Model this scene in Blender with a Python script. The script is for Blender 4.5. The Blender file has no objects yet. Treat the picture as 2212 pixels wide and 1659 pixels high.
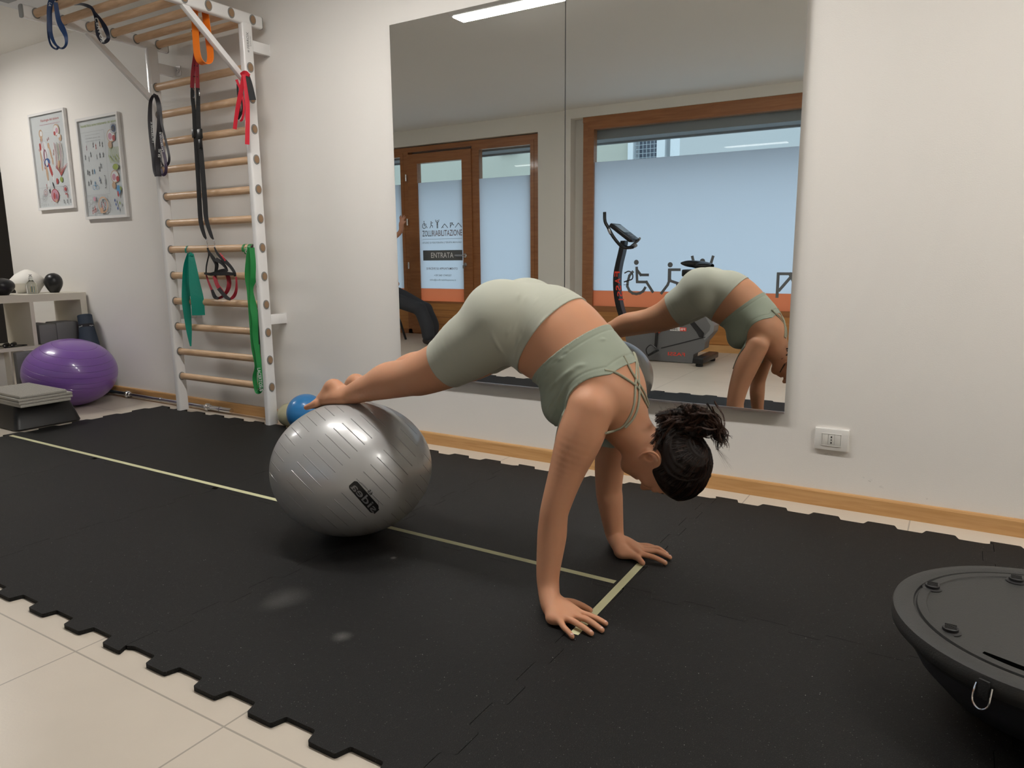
import bpy, bmesh, math, random
import numpy as np
from mathutils import Vector, Matrix
random.seed(7); rng=np.random.default_rng(7)
C=bpy.context.scene.collection
# ---------------------------------------------------------------- camera
Q=np.array([1566.6,.553,.174,-.009,1.007,3.056])   # focal px, yaw, pitch, roll, height, distance to the wall
def _axes(y,p,r):
    cy,sy=np.cos(y),np.sin(y);cp,sp=np.cos(p),np.sin(p);cr,sr=np.cos(r),np.sin(r)
    f=np.array([-sy*cp,cy*cp,-sp]);rt=np.array([cy,sy,0]);up=np.cross(rt,f)
    return cr*rt+sr*up,-sr*rt+cr*up,f
RT,UP,FW=_axes(*Q[1:4]); CAM=np.array([0,-Q[5],Q[4]])
cd=bpy.data.cameras.new('camera'); cam=bpy.data.objects.new('camera',cd); C.objects.link(cam)
cd.sensor_fit='HORIZONTAL'; cd.sensor_width=36; cd.lens=36*Q[0]/2212; cd.clip_start=.05; cd.clip_end=200
cam.matrix_world=Matrix(((RT[0],UP[0],-FW[0],CAM[0]),(RT[1],UP[1],-FW[1],CAM[1]),(RT[2],UP[2],-FW[2],CAM[2]),(0,0,0,1)))
sc=bpy.context.scene; sc.camera=cam
# ---------------------------------------------------------------- light and exposure
vs=sc.view_settings; vs.view_transform='Standard'; vs.look='None'; vs.gamma=1; vs.exposure=0.18; vs.use_curve_mapping=False
sc.cycles.use_denoising=True; sc.cycles.max_bounces=10; sc.cycles.diffuse_bounces=5; sc.cycles.glossy_bounces=5
sc.cycles.transmission_bounces=8; sc.cycles.caustics_reflective=False; sc.cycles.caustics_refractive=False; sc.cycles.sample_clamp_indirect=6
w=bpy.data.worlds.new('sky'); sc.world=w; w.use_nodes=True; nt=w.node_tree
bg=nt.nodes['Background']; bg.inputs[0].default_value=(.68,.86,.98,1)
_tc=nt.nodes.new('ShaderNodeTexCoord'); _sx=nt.nodes.new('ShaderNodeSeparateXYZ'); nt.links.new(_tc.outputs['Generated'],_sx.inputs[0])
_mr=nt.nodes.new('ShaderNodeMapRange'); _mr.inputs['From Min'].default_value=.15; _mr.inputs['From Max'].default_value=1.; _mr.inputs['To Min'].default_value=.62; _mr.inputs['To Max'].default_value=4.6
nt.links.new(_sx.outputs['Z'],_mr.inputs['Value']); nt.links.new(_mr.outputs[0],bg.inputs[1])   # overcast sky, brighter overhead
LAMPS=[((-2.53,-1.17),(.86,.12),61.),((-1.30,-1.17),(.86,.12),61.),((1.06,-1.17),(.86,.12),72.),((2.6,-1.17),(.86,.12),50.),((-6.3,-1.1),(.86,.12),78.)]   # centre, size, emission of the ceiling tubes
# ---------------------------------------------------------------- helpers
def at(px,py,ax,val):
    """point of the place seen at pixel (px,py) on the plane axis=val"""
    v=FW*Q[0]+RT*(px-1106)-UP*(py-829.5); return CAM+v*(val-CAM[ax])/v[ax]
def Y(px,py,y=-1.08): return at(px,py,1,y)
def Z(px,py,z=0.): return at(px,py,2,z)
_d=math.radians(.5); MRX=(np.array((math.sin(_d),-math.cos(_d),0)),np.array((-1.09,-.032,0))); MLX=(np.array((0,-1.,0)),np.array((-2.1,-.030,0)))
def MI(px,py,y):
    """point of the room at depth y seen reflected in a mirror at a pixel"""
    n,p0=MRX if px>1219 else MLX; v=FW*Q[0]+RT*(px-1106)-UP*(py-829.5); h=CAM+v*(((p0-CAM)@n)/(v@n)); r=v-2*(v@n)*n; return h+r*(y-h[1])/r[1]
MATS={}
def mat(name,col,rough=.5,metal=0.,bump=0.,bscale=50.,var=0.,vscale=8.,spec=.5,coat=0.,sss=0.,trans=0.,emit=None,ior=1.45,detail=3.,sheen=0.):
    if name in MATS: return MATS[name]
    m=bpy.data.materials.new(name); m.use_nodes=True; t=m.node_tree; b=t.nodes['Principled BSDF']
    col=tuple(col)+((1,) if len(col)==3 else ())
    b.inputs['Base Color'].default_value=col; b.inputs['Roughness'].default_value=rough; b.inputs['Metallic'].default_value=metal
    b.inputs['Specular IOR Level'].default_value=spec; b.inputs['Coat Weight'].default_value=coat; b.inputs['Coat Roughness'].default_value=.08
    b.inputs['IOR'].default_value=ior; b.inputs['Transmission Weight'].default_value=trans; b.inputs['Sheen Weight'].default_value=sheen
    if sss: b.inputs['Subsurface Weight'].default_value=sss; b.inputs['Subsurface Radius'].default_value=(1,.35,.2); b.inputs['Subsurface Scale'].default_value=.008
    if emit: b.inputs['Emission Color'].default_value=col; b.inputs['Emission Strength'].default_value=emit
    tc=t.nodes.new('ShaderNodeNewGeometry')
    n=t.nodes.new('ShaderNodeTexNoise'); n.inputs['Scale'].default_value=vscale; n.inputs['Detail'].default_value=detail
    t.links.new(tc.outputs['Position'],n.inputs['Vector'])
    if var:
        r=t.nodes.new('ShaderNodeMixRGB'); r.blend_type='MIX'
        r.inputs[1].default_value=tuple(c*(1-var) for c in col[:3])+(1,); r.inputs[2].default_value=tuple(min(1,c*(1+var)) for c in col[:3])+(1,)
        t.links.new(n.outputs['Fac'],r.inputs[0]); t.links.new(r.outputs[0],b.inputs['Base Color'])
    if bump:
        n2=t.nodes.new('ShaderNodeTexNoise'); n2.inputs['Scale'].default_value=bscale; n2.inputs['Detail'].default_value=4
        t.links.new(tc.outputs['Position'],n2.inputs['Vector'])
        bp=t.nodes.new('ShaderNodeBump'); bp.inputs['Strength'].default_value=bump; bp.inputs['Distance'].default_value=.01
        t.links.new(n2.outputs['Fac'],bp.inputs['Height']); t.links.new(bp.outputs['Normal'],b.inputs['Normal'])
    MATS[name]=m; return m
def nd(t,typ,**kw):
    n=t.nodes.new(typ)
    for k,v in kw.items(): setattr(n,k,v)
    return n
def math_(t,op,a,b=None,c=None):
    n=t.nodes.new('ShaderNodeMath'); n.operation=op
    for i,v in enumerate((a,b,c)):
        if v is None: continue
        if isinstance(v,(int,float)): n.inputs[i].default_value=v
        else: t.links.new(v,n.inputs[i])
    return n.outputs[0]
def sep(t):
    g=t.nodes.new('ShaderNodeNewGeometry'); s=t.nodes.new('ShaderNodeSeparateXYZ'); t.links.new(g.outputs['Position'],s.inputs[0]); return g,s
def mix(t,f,a,b):
    n=t.nodes.new('ShaderNodeMixRGB')
    for i,v in enumerate((f,a,b)):
        if isinstance(v,(int,float)): n.inputs[i].default_value=v
        elif isinstance(v,tuple): n.inputs[i].default_value=v+(1,)
        else: t.links.new(v,n.inputs[i])
    return n.outputs[0]
# mesh helpers: MB collects shapes and links them as ONE object
class MB:
    def __init__(s): s.v=[];s.f=[];s.m=[];s.sm=[]
    def add(s,V,F,mi=0,smooth=False):
        o=len(s.v); s.v.extend([tuple(map(float,p)) for p in V]); s.f.extend([tuple(int(i)+o for i in f) for f in F]); s.m.extend([mi]*len(F)); s.sm.extend([smooth]*len(F)); return s
    def box(s,a,b,mi=0,bev=0.):
        a,b=np.minimum(a,b).astype(float),np.maximum(a,b).astype(float)
        if bev<=0:
            V=[(x,y,z) for x in(a[0],b[0]) for y in(a[1],b[1]) for z in(a[2],b[2])]
            return s.add(V,[(0,1,3,2),(4,6,7,5),(0,4,5,1),(2,3,7,6),(0,2,6,4),(1,5,7,3)],mi)
        bm=bmesh.new(); bmesh.ops.create_cube(bm,size=1)
        for v in bm.verts: v.co=Vector([(a[i]+b[i])/2+v.co[i]*(b[i]-a[i]) for i in range(3)])
        bev=min(bev,.49*min(b-a)); bmesh.ops.bevel(bm,geom=bm.edges[:],offset=bev,segments=2,affect='EDGES',profile=.5)
        bm.verts.index_update(); V=[v.co[:] for v in bm.verts]; F=[[v.index for v in f.verts] for f in bm.faces]; bm.free(); return s.add(V,F,mi,True)
    def obox(s,c,ax,half,mi=0,bev=0.):
        """oriented box: centre, 3 unit axes, half sizes"""
        t=MB().box((-half[0],-half[1],-half[2]),half,0,bev); A=np.array(ax,float); c=np.array(c,float)
        V=[c+A[0]*p[0]+A[1]*p[1]+A[2]*p[2] for p in t.v]; return s.add(V,t.f,mi,bev>0)
    def tube(s,pts,r,n=10,mi=0,cap=True,closed=False,flat=None):
        P=[np.array(p,float) for p in pts]; R=r if hasattr(r,'__len__') else [r]*len(P); V=[];F=[]; N=None
        for i,p in enumerate(P):
            if closed: d=P[(i+1)%len(P)]-P[i-1]
            else: d=P[min(i+1,len(P)-1)]-P[max(i-1,0)]
            d=d/max(np.linalg.norm(d),1e-9)
            if N is None:
                N=np.cross(d,[0,0,1.]);
                if np.linalg.norm(N)<.1: N=np.cross(d,[0,1.,0])
            N=N-d*(N@d); N/=max(np.linalg.norm(N),1e-9); B=np.cross(d,N)
            for k in range(n):
                a=2*math.pi*k/n; V.append(p+R[i]*(math.cos(a)*N+math.sin(a)*B))
        m=len(P)
        for i in range(m if closed else m-1):
            for k in range(n):
                a=i*n+k;b=i*n+(k+1)%n;c=((i+1)%m)*n+(k+1)%n;d=((i+1)%m)*n+k; F.append((a,b,c,d))
        if cap and not closed: F.append(tuple(range(n))[::-1]); F.append(tuple((m-1)*n+k for k in range(n)))
        return s.add(V,F,mi,True)
    def lathe(s,prof,c,n=32,mi=0,ax=None):
        """prof: (radius,height) list; ax: 3 axes (radial1, radial2, up)"""
        A=np.eye(3) if ax is None else np.array(ax,float); c=np.array(c,float); V=[];F=[]
        for r,h in prof:
            for k in range(n):
                a=2*math.pi*k/n; V.append(c+A[0]*r*math.cos(a)+A[1]*r*math.sin(a)+A[2]*h)
        for i in range(len(prof)-1):
            for k in range(n): F.append((i*n+k,i*n+(k+1)%n,(i+1)*n+(k+1)%n,(i+1)*n+k))
        F.append(tuple(range(n))[::-1]); F.append(tuple((len(prof)-1)*n+k for k in range(n)))
        return s.add(V,F,mi,True)
    def ell(s,c,r,n=24,mi=0,ax=None):
        pr=[(max(math.sin(math.pi*i/(n//2)),.001),-math.cos(math.pi*i/(n//2))) for i in range(n//2+1)]
        A=np.eye(3) if ax is None else np.array(ax,float); A=A*np.array(r,float)[:,None]; return s.lathe(pr,c,n,mi,A)
    def prism(s,poly,a,ax,h,mi=0,smooth=False):
        """2-D polygon (counter-clockwise) on axes ax[0],ax[1] from origin a, extruded h along ax[2]"""
        A=np.array(ax,float);a=np.array(a,float);n=len(poly)
        V=[a+A[0]*p[0]+A[1]*p[1] for p in poly]+[a+A[0]*p[0]+A[1]*p[1]+A[2]*h for p in poly]
        F=[tuple(range(n))[::-1],tuple(range(n,2*n))]+[(i,(i+1)%n,n+(i+1)%n,n+i) for i in range(n)]
        return s.add(V,F,mi,smooth)
    def ribbon(s,pts,wid,wdir,th=.0015,mi=0):
        """flat band through pts; wdir = direction(s) of its width"""
        P=[np.array(p,float) for p in pts];m=len(P);W=wid if hasattr(wid,'__len__') else [wid]*m
        D=wdir if hasattr(wdir[0],'__len__') else [wdir]*m; V=[];F=[]
        for i,p in enumerate(P):
            d=P[min(i+1,m-1)]-P[max(i-1,0)]; d/=max(np.linalg.norm(d),1e-9); u=np.array(D[i],float); u=u-d*(u@d); u/=max(np.linalg.norm(u),1e-9); n=np.cross(d,u)
            for a,b in((-.5,-.5),(.5,-.5),(.5,.5),(-.5,.5)): V.append(p+u*a*W[i]+n*b*th)
        for i in range(m-1):
            for k in range(4): F.append((i*4+k,i*4+(k+1)%4,(i+1)*4+(k+1)%4,(i+1)*4+k))
        F.append((3,2,1,0)); F.append(tuple((m-1)*4+k for k in range(4)))
        return s.add(V,F,mi,True)
    def build(s,name,mats,parent=None,origin=None,**tags):
        me=bpy.data.meshes.new(name); me.from_pydata(s.v,[],s.f); me.validate(verbose=False)
        if not isinstance(mats,(list,tuple)): mats=[mats]
        for m in mats: me.materials.append(m)
        if len(me.polygons)==len(s.m):
            me.polygons.foreach_set('material_index',s.m); me.polygons.foreach_set('use_smooth',s.sm)
        bm=bmesh.new(); bm.from_mesh(me); bmesh.ops.recalc_face_normals(bm,faces=bm.faces[:])
        for e in bm.edges:
            if len(e.link_faces)==2 and e.calc_face_angle(0)>.7: e.smooth=False
        bm.to_mesh(me); bm.free()
        o=bpy.data.objects.new(name,me); C.objects.link(o)
        if parent is None and origin is not None:
            me.transform(Matrix.Translation(-Vector(origin))); o.location=Vector(origin)
        if parent is not None:
            o.parent=parent; o.matrix_parent_inverse=Matrix.Translation(-parent.location) if parent.parent is None else Matrix()
        for k,v in tags.items(): o[k]=v
        return o
def thing(name,loc,label,category,group=None):
    o=bpy.data.objects.new(name,None); o.location=loc; o.empty_display_size=.1; C.objects.link(o); o['label']=label; o['category']=category
    if group: o['group']=group
    return o
def catmull(pts,div=6,closed=False):
    P=np.array(pts,float); E=np.vstack([P[-1],P,P[0],P[1]]) if closed else np.vstack([2*P[0]-P[1],P,2*P[-1]-P[-2]]); o=[]
    for i in range(1,len(E)-2):
        a,b,c,d=E[i-1:i+3]
        for t in np.arange(div)/div: o.append(.5*(2*b+(c-a)*t+(2*a-5*b+4*c-d)*t*t+(3*b-a-3*c+d)*t**3))
    if not closed: o.append(P[-1])
    return [np.array(x) for x in o]
_T={}
def text_geo(txt,size=1.,bold=0.,align='CENTER'):
    """flat triangulated lettering in the XY plane, centred"""
    k=(txt,size,bold)
    if k in _T: return _T[k]
    c=bpy.data.curves.new('lettering','FONT'); c.body=txt; c.size=size; c.align_x='CENTER'; c.align_y='CENTER'; c.resolution_u=3; c.offset=bold
    o=bpy.data.objects.new('lettering',c); C.objects.link(o); dg=bpy.context.evaluated_depsgraph_get(); me=bpy.data.meshes.new_from_object(o.evaluated_get(dg))
    V=np.array([v.co[:] for v in me.vertices]) if len(me.vertices) else np.zeros((0,3)); F=[tuple(p.vertices) for p in me.polygons]
    bpy.data.objects.remove(o); bpy.data.curves.remove(c); bpy.data.meshes.remove(me); 
    if len(V):
        mn,mx=V.min(0),V.max(0); V=V-np.array([(mn[0]+mx[0])/2,(mn[1]+mx[1])/2,0])
    _T[k]=(V,F); return V,F
def put_text(mb,txt,o,ux,uy,w,h,mi=0,lift=None,fn=None):
    """lettering fitted into a w x h box centred on o, along ux/uy"""
    V,F=text_geo(txt,1.,.012)
    if not len(V): return mb
    sx=w/np.ptp(V[:,0]); sy=h/np.ptp(V[:,1]); o=np.array(o,float);ux=np.array(ux,float);uy=np.array(uy,float)
    P=[o+ux*p[0]*sx+uy*p[1]*sy+(lift if lift is not None else 0) for p in V] if fn is None else [fn(p[0]*sx,p[1]*sy) for p in V]
    return mb.add(P,F,mi)
# ---------------------------------------------------------------- materials of the setting
WALLC=(.80,.775,.735)
def m_wall():
    m=mat('wall_paint',WALLC,.75,bump=.06,bscale=220,var=.02,vscale=1.5); t=m.node_tree; b=t.nodes['Principled BSDF']
    # a grey scuff low on the wall and small marks
    g,s=sep(t); x,z=s.outputs[0],s.outputs[2]; prev=b.inputs['Base Color'].links[0].from_socket
    n=nd(t,'ShaderNodeTexNoise'); n.inputs['Scale'].default_value=38; n.inputs['Detail'].default_value=6; t.links.new(g.outputs['Position'],n.inputs[0])
    for cx,cz,rx,rz,sl in ((-.235,.127,.045,.009,-.45),(-.40,.215,.02,.006,0),(-.06,.13,.012,.006,-.3),(-.05,.09,.01,.004,0)):
        dx=math_(t,'SUBTRACT',x,cx); dz=math_(t,'SUBTRACT',math_(t,'SUBTRACT',z,cz),math_(t,'MULTIPLY',dx,sl))
        d=math_(t,'ADD',math_(t,'POWER',math_(t,'DIVIDE',dx,rx),2),math_(t,'POWER',math_(t,'DIVIDE',dz,rz),2))
        k=math_(t,'MULTIPLY',math_(t,'MAXIMUM',math_(t,'SUBTRACT',1.,d),0.),math_(t,'MULTIPLY',math_(t,'GREATER_THAN',n.outputs['Fac'],.52),.35))
        prev=mix(t,k,prev,(.33,.32,.31))
    t.links.new(prev,b.inputs['Base Color']); return m
def m_floor():
    m=mat('floor_tiles',(.60,.535,.45),.32,bump=.03,bscale=160,var=.06,vscale=5,spec=.45,detail=8); t=m.node_tree; b=t.nodes['Principled BSDF']
    g,s=sep(t)
    def line(o,org):
        a=math_(t,'DIVIDE',math_(t,'ADD',o,-org+60.),.6); f=math_(t,'FRACT',a); d=math_(t,'ABSOLUTE',math_(t,'SUBTRACT',f,.5)); return math_(t,'GREATER_THAN',d,.5-.0024/.6/1.)
    l=math_(t,'MAXIMUM',line(s.outputs[0],-1.895),line(s.outputs[1],-2.171)); prev=b.inputs['Base Color'].links[0].from_socket
    t.links.new(mix(t,l,prev,(.36,.32,.27)),b.inputs['Base Color']); return m
def m_wood(name,c1,c2,scale=(6,60,60),rough=.35,axis=None,coat=.2):
    if name in MATS: return MATS[name]
    m=mat(name,c1,rough,coat=coat); t=m.node_tree; b=t.nodes['Principled BSDF']; g=nd(t,'ShaderNodeNewGeometry'); mp=nd(t,'ShaderNodeMapping'); mp.inputs['Scale'].default_value=scale
    n=nd(t,'ShaderNodeTexNoise'); n.inputs['Scale'].default_value=1; n.inputs['Detail'].default_value=5; n.inputs['Distortion'].default_value=.6
    t.links.new(g.outputs['Position'],mp.inputs[0]); t.links.new(mp.outputs[0],n.inputs[0]); r=nd(t,'ShaderNodeValToRGB'); r.color_ramp.elements[0].position=.35; r.color_ramp.elements[1].position=.68
    r.color_ramp.elements[0].color=tuple(c1)+(1,); r.color_ramp.elements[1].color=tuple(c2)+(1,); t.links.new(n.outputs['Fac'],r.inputs[0]); t.links.new(r.outputs[0],b.inputs['Base Color'])
    return m
def m_mat():
    m=mat('rubber_mat',(.0100,.0100,.0098),.55,spec=.24,bump=.30,bscale=420,sheen=.0); t=m.node_tree; b=t.nodes['Principled BSDF']; g,s=sep(t)
    v=nd(t,'ShaderNodeTexNoise'); v.inputs['Scale'].default_value=330; v.inputs['Detail'].default_value=2; t.links.new(g.outputs['Position'],v.inputs[0])
    v2=nd(t,'ShaderNodeTexNoise'); v2.inputs['Scale'].default_value=2.2; v2.inputs['Detail'].default_value=4; t.links.new(g.outputs['Position'],v2.inputs[0])
    base=mix(t,v2.outputs['Fac'],(.0050,.0050,.0050),(.0085,.0083,.0080))
    col=base
    for scl,th,dd,c in ((420,.90,.30,.055),(230,.965,.26,.12),(110,.985,.12,.40)):
        vo=nd(t,'ShaderNodeTexVoronoi'); vo.inputs['Scale'].default_value=scl; t.links.new(g.outputs['Position'],vo.inputs['Vector']); sc3=nd(t,'ShaderNodeSeparateColor'); t.links.new(vo.outputs['Color'],sc3.inputs[0])
        col=mix(t,math_(t,'MULTIPLY',math_(t,'GREATER_THAN',sc3.outputs[0],th),math_(t,'LESS_THAN',vo.outputs['Distance'],dd)),col,(c,c*.98,c*.93))
    v3=nd(t,'ShaderNodeTexNoise'); v3.inputs['Scale'].default_value=900; t.links.new(g.outputs['Position'],v3.inputs[0])
    col=mix(t,math_(t,'MULTIPLY',math_(t,'GREATER_THAN',v3.outputs['Fac'],.715),.55),col,(.35,.34,.32))
    for (px,py,r,a) in ((620,1290,.075,.09),(738,1375,.032,.16),(590,1305,.06,.05),(850,1205,.012,.25)):
        p=Z(px,py,.012); dx=math_(t,'SUBTRACT',s.outputs[0],float(p[0])); dy=math_(t,'SUBTRACT',s.outputs[1],float(p[1]))
        d=math_(t,'SQRT',math_(t,'ADD',math_(t,'POWER',dx,2),math_(t,'POWER',dy,2))); k=math_(t,'MAXIMUM',math_(t,'SUBTRACT',1.,math_(t,'DIVIDE',d,r)),0.)
        col=mix(t,math_(t,'MULTIPLY',math_(t,'MULTIPLY',k,a),math_(t,'ADD',v.outputs['Fac'],.4)),col,(.45,.44,.42))
    t.links.new(col,b.inputs['Base Color']); return m
WALL=m_wall(); FLOOR=m_floor(); MATM=m_mat()
BASEB=m_wood('beech_skirting',(.50,.27,.10),(.60,.35,.15),(4,60,60),.38)
BEECH=m_wood('beech_rung',(.62,.40,.23),(.74,.51,.32),(10,90,90),.42,coat=.1)
DOORW=m_wood('stained_wood',(.30,.120,.042),(.38,.160,.060),(3,40,40),.35,coat=.3)
PANELW=m_wood('stained_panel',(.42,.185,.055),(.52,.24,.075),(3,3,50),.35,coat=.3)
WHITE=mat('white_enamel',(.80,.79,.78),.22,spec=.5,coat=.3); CEIL=mat('ceiling_paint',(.84,.83,.79),.8,bump=.03,bscale=150)
REV=mat('reveal_paint',(.80,.79,.74),.75); BLACK=mat('black_rubber',(.012,.012,.013),.5); BLKP=mat('black_plastic',(.010,.010,.011),.33)
# ---------------------------------------------------------------- the setting
def S(mb,name,m,**k): o=mb.build(name,m,None,None,kind='structure',**k); return o
XR=3.4; XL=-10.; YF=-4.55; H=2.6
S(MB().box((XL-.1,YF-.3,-.1),(XR,2.6,0)),'floor',FLOOR)
S(MB().box((XL-.1,YF-.3,H),(XR,2.6,H+.1)),'ceiling',CEIL)
S(MB().box((-6.8,0,0),(XR,.15,H)),'wall_back',WALL)
S(MB().box((XL-.15,YF,0),(XL,2.6,H)),'wall_left',WALL); S(MB().box((XR,YF-.3,0),(XR+.15,.15,H)),'wall_right',WALL)
S(MB().box((XL,2.5,0),(-6.8,2.6,H)).box((-6.95,.15,0),(-6.8,2.5,H)),'wall_recess',WALL)
bb=MB()
pr=[(0,0),(.014,0),(.014,.058),(.011,.064),(.004,.066),(0,.066)]
bb.prism(pr,(-6.8,0,0),((0,-1,0),(0,0,1),(1,0,0)),XR+6.8); S(bb,'baseboard_back',BASEB)
S(MB().prism(pr,(XL,YF,0),((1,0,0),(0,0,1),(0,1,0)),7.05),'baseboard_left',DOORW)
# dark grey flush door on the far left wall with white casing
d3=MB().box((XL,.3,0),(XL+.03,1.48,2.06)).build('door_3',mat('dark_grey_door',(.10,.095,.09),.45),None,None,kind='structure')
MB().box((XL,.22,0),(XL+.045,.30,2.14)).box((XL,1.48,0),(XL+.045,1.56,2.14)).box((XL,.3,2.06),(XL+.045,1.48,2.14)).build('door_casing',WHITE,d3)
# window wall behind the camera, seen in the mirrors: two openings
wx0,wx1=-3.755,-.52; dx0,dx1=-7.3,-4.28
wf=MB().box((dx1,YF-.16,0),(wx0,YF,H)).box((wx0-.01,YF-.17,0),(wx0+.16,YF-.131,H)).box((wx1,YF-.16,0),(XR,YF,H)).box((XL,YF-.16,0),(dx0,YF,H)).box((dx0,YF-.16,2.41),(dx1,YF,H)).box((wx0,YF-.16,2.50),(wx1,YF,H))
S(wf,'wall_front',REV)
def glassy(name):
    m=bpy.data.materials.new(name); m.use_nodes=True; t=m.node_tree; t.nodes.remove(t.nodes['Principled BSDF']); o=t.nodes['Material Output']
    tr=nd(t,'ShaderNodeBsdfTransparent'); tr.inputs[0].default_value=(.96,.98,.98,1); gl=nd(t,'ShaderNodeBsdfGlossy'); gl.inputs['Roughness'].default_value=.01
    lw=nd(t,'ShaderNodeLayerWeight'); fr=math_(t,'ADD',math_(t,'MULTIPLY',math_(t,'POWER',lw.outputs['Facing'],4.5),.9),.025); mx=nd(t,'ShaderNodeMixShader'); t.links.new(fr,mx.inputs[0]); t.links.new(tr.outputs[0],mx.inputs[1]); t.links.new(gl.outputs[0],mx.inputs[2]); t.links.new(mx.outputs[0],o.inputs[0]); MATS[name]=m; return m
GLASS=glassy('clear_glass')
def film(name,c,k=.9):
    m=bpy.data.materials.new(name); m.use_nodes=True; t=m.node_tree; t.nodes.remove(t.nodes['Principled BSDF']); o=t.nodes['Material Output']
    a=nd(t,'ShaderNodeBsdfTranslucent'); a.inputs[0].default_value=tuple(c)+(1,); b=nd(t,'ShaderNodeBsdfDiffuse'); b.inputs[0].default_value=tuple(x*.5 for x in c)+(1,)
    mx=nd(t,'ShaderNodeMixShader'); mx.inputs[0].default_value=1-k; t.links.new(a.outputs[0],mx.inputs[1]); t.links.new(b.outputs[0],mx.inputs[2]); t.links.new(mx.outputs[0],o.inputs[0]); MATS[name]=m; return m
FILM=film('frosted_film',(.86,.86,.90)); FILMO=film('orange_film',(.88,.43,.28)); FILMG=mat('grey_print',(.14,.15,.155),.6); FILMB=mat('brown_print',(.24,.17,.17),.6); FILML=mat('light_print',(.33,.38,.41),.6)
def frame(mb,x0,x1,z0,z1,wd,y0,y1,mi=0):
    mb.box((x0,y0,z0),(x0+wd,y1,z1),mi).box((x1-wd,y0,z0),(x1,y1,z1),mi).box((x0+wd,y0,z1-wd),(x1-wd,y1,z1),mi).box((x0+wd,y0,z0),(x1-wd,y1,z0+wd),mi); return mb
YG=YF-.05   # plane of the panes
def icons(mb,x,y,z,h,which,mi=0,r=.055):
    """row pictograms as strokes; x,z base left, h height, mirrored along -x reading from inside handled by the caller"""
    st={ 'chair':[[(.012,.63),(.03,.29)],[(.012,.63),(.03,.29),(.27,.29),(.43,.06)],[(.02,.58),(.12,.46),(.30,.46)],[(-.09,.53),(-.17,.44),(-.21,.30),(-.22,.18),(-.16,.07),(-.08,.015),(.02,.0),(.11,.02),(.19,.07),(.24,.15)]],
     'lunge':[[(0,.585),(0,.35)],[(-.02,.585),(-.02,.35)],[(0,.585),(.23,.585)],[(0,.35),(-.05,.225),(-.195,.03)],[(0,.33),(.19,.27),(.19,.08)]],
     'arms':[[(-.24,.88),(-.19,.70),(-.05,.62)],[(.24,.88),(.19,.70),(.05,.62)],[(-.045,.62),(-.05,.0)],[(.045,.62),(.05,.0)],[(0,.62),(0,.34)]],
     'dog':[[(-.42,.0),(.0,.42),(.42,0)],[(-.26,.14),(-.2,.02)]], 'bend':[[(-.14,0),(-.14,.5),(.18,.5),(-.10,.14)],[(.10,.5),(.2,.3)]],'dog2':[[(-.42,.0),(.0,.46),(.42,.04)],[(.2,.26),(.34,.1)]]}
    hd={'chair':(0,.76),'lunge':(0,.70),'arms':(0,.78),'dog':None,'bend':(.30,.28),'dog2':None}
    lf=0.
    for poly in st[which]:
        P=[np.array((x+a*h,y,z+b*h)) for a,b in poly]
        for p,q in zip(P[:-1],P[1:]):
            d=q-p;L=np.linalg.norm(d);d/=L;n=np.array((-d[2],0,d[0])); lf+=.00012; mb.obox((p+q)/2+np.array((0,lf,0)),(d,n,(0,1,0)),(L/2+h*r*.5,h*r*.58,.0006),mi)
    if hd[which]: mb.lathe([(h*.062,-.0006),(h*.062,.0006)],(x+hd[which][0]*h,y,z+hd[which][1]*h),20,mi,((1,0,0),(0,0,1),(0,1,0)))
# big fixed window
wn=MB(); frame(wn,wx0+.14,wx1-.04,.45-.08,2.49,.075,YF-.13,YF-.03); frame(wn,wx0+.20,wx1-.10,.37,2.44,.075,YF-.10,YF-.015)
wn.box((wx0+.14,YF-.16,2.44),(wx1,YF-.02,2.5))
W1=S(wn,'window_1',DOORW)
gx0,gx1=wx0+.27,wx1-.17
MB().box((wx0+.14,YF-.10,.0),(wx1-.04,YF-.02,.40)).box((wx0+.2,YF-.02,.085),(wx1-.1,YF-.012,.385)).build('lower_panel',PANELW,W1)
MB().box((wx0+.14,YF-.10,.0),(wx1-.04,YF-.005,.075)).build('bottom_rail',BASEB,W1)
MB().box((gx0,YG-.003,.44),(gx1,YG+.003,2.40)).build('pane',GLASS,W1)
MB().box((gx0,YG+.0045,.62),(gx1,YG+.006,2.02)).build('frosted_film',FILM,W1)
MB().box((gx0,YG+.0045,.44),(gx1,YG+.006,.62)).build('orange_film',FILMO,W1)
mb=MB()
for xx,wh in ((-2.972,'chair'),(-2.59,'lunge'),(-2.245,'arms'),(-1.85,'dog'),(-1.42,'bend'),(-1.0,'dog2')): icons(mb,xx,YG+.0075,.59,.45,wh)
mb.build('pictogram_print',FILMG,W1)
# door with side panes
dr=MB(); frame(dr,dx0,dx1-.02,.0,2.40,.06,YF-.14,YF-.05)
for xa,xb in ((-6.32,-6.24),(-5.24,-5.18)): dr.box((xa,YF-.14,0),(xb,YF-.05,2.34))
D1=S(dr,'door_1',DOORW)
for nm,xa,xb,z1 in (('side_light',-7.24,-6.32,2.34),('side_light',-5.18,-4.36,2.34)):
    o=frame(MB(),xa,xb,.37,z1,.05,YF-.12,YF-.045).build(nm,DOORW,D1)
    MB().box((xa,YF-.11,0),(xb,YF-.055,.40)).build('lower_panel',PANELW,o)
    MB().box((xa+.05,YG-.003,.42),(xb-.05,YG+.003,z1-.05)).build('pane',GLASS,o)
    MB().box((xa+.05,YG+.0045,.60),(xb-.05,YG+.006,1.945)).build('frosted_film',FILM,o)
    MB().box((xa+.05,YG+.0045,.42),(xb-.05,YG+.006,.60)).build('orange_film',FILMO,o)
leaf=MB(); xa,xb=-6.24,-5.24
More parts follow.
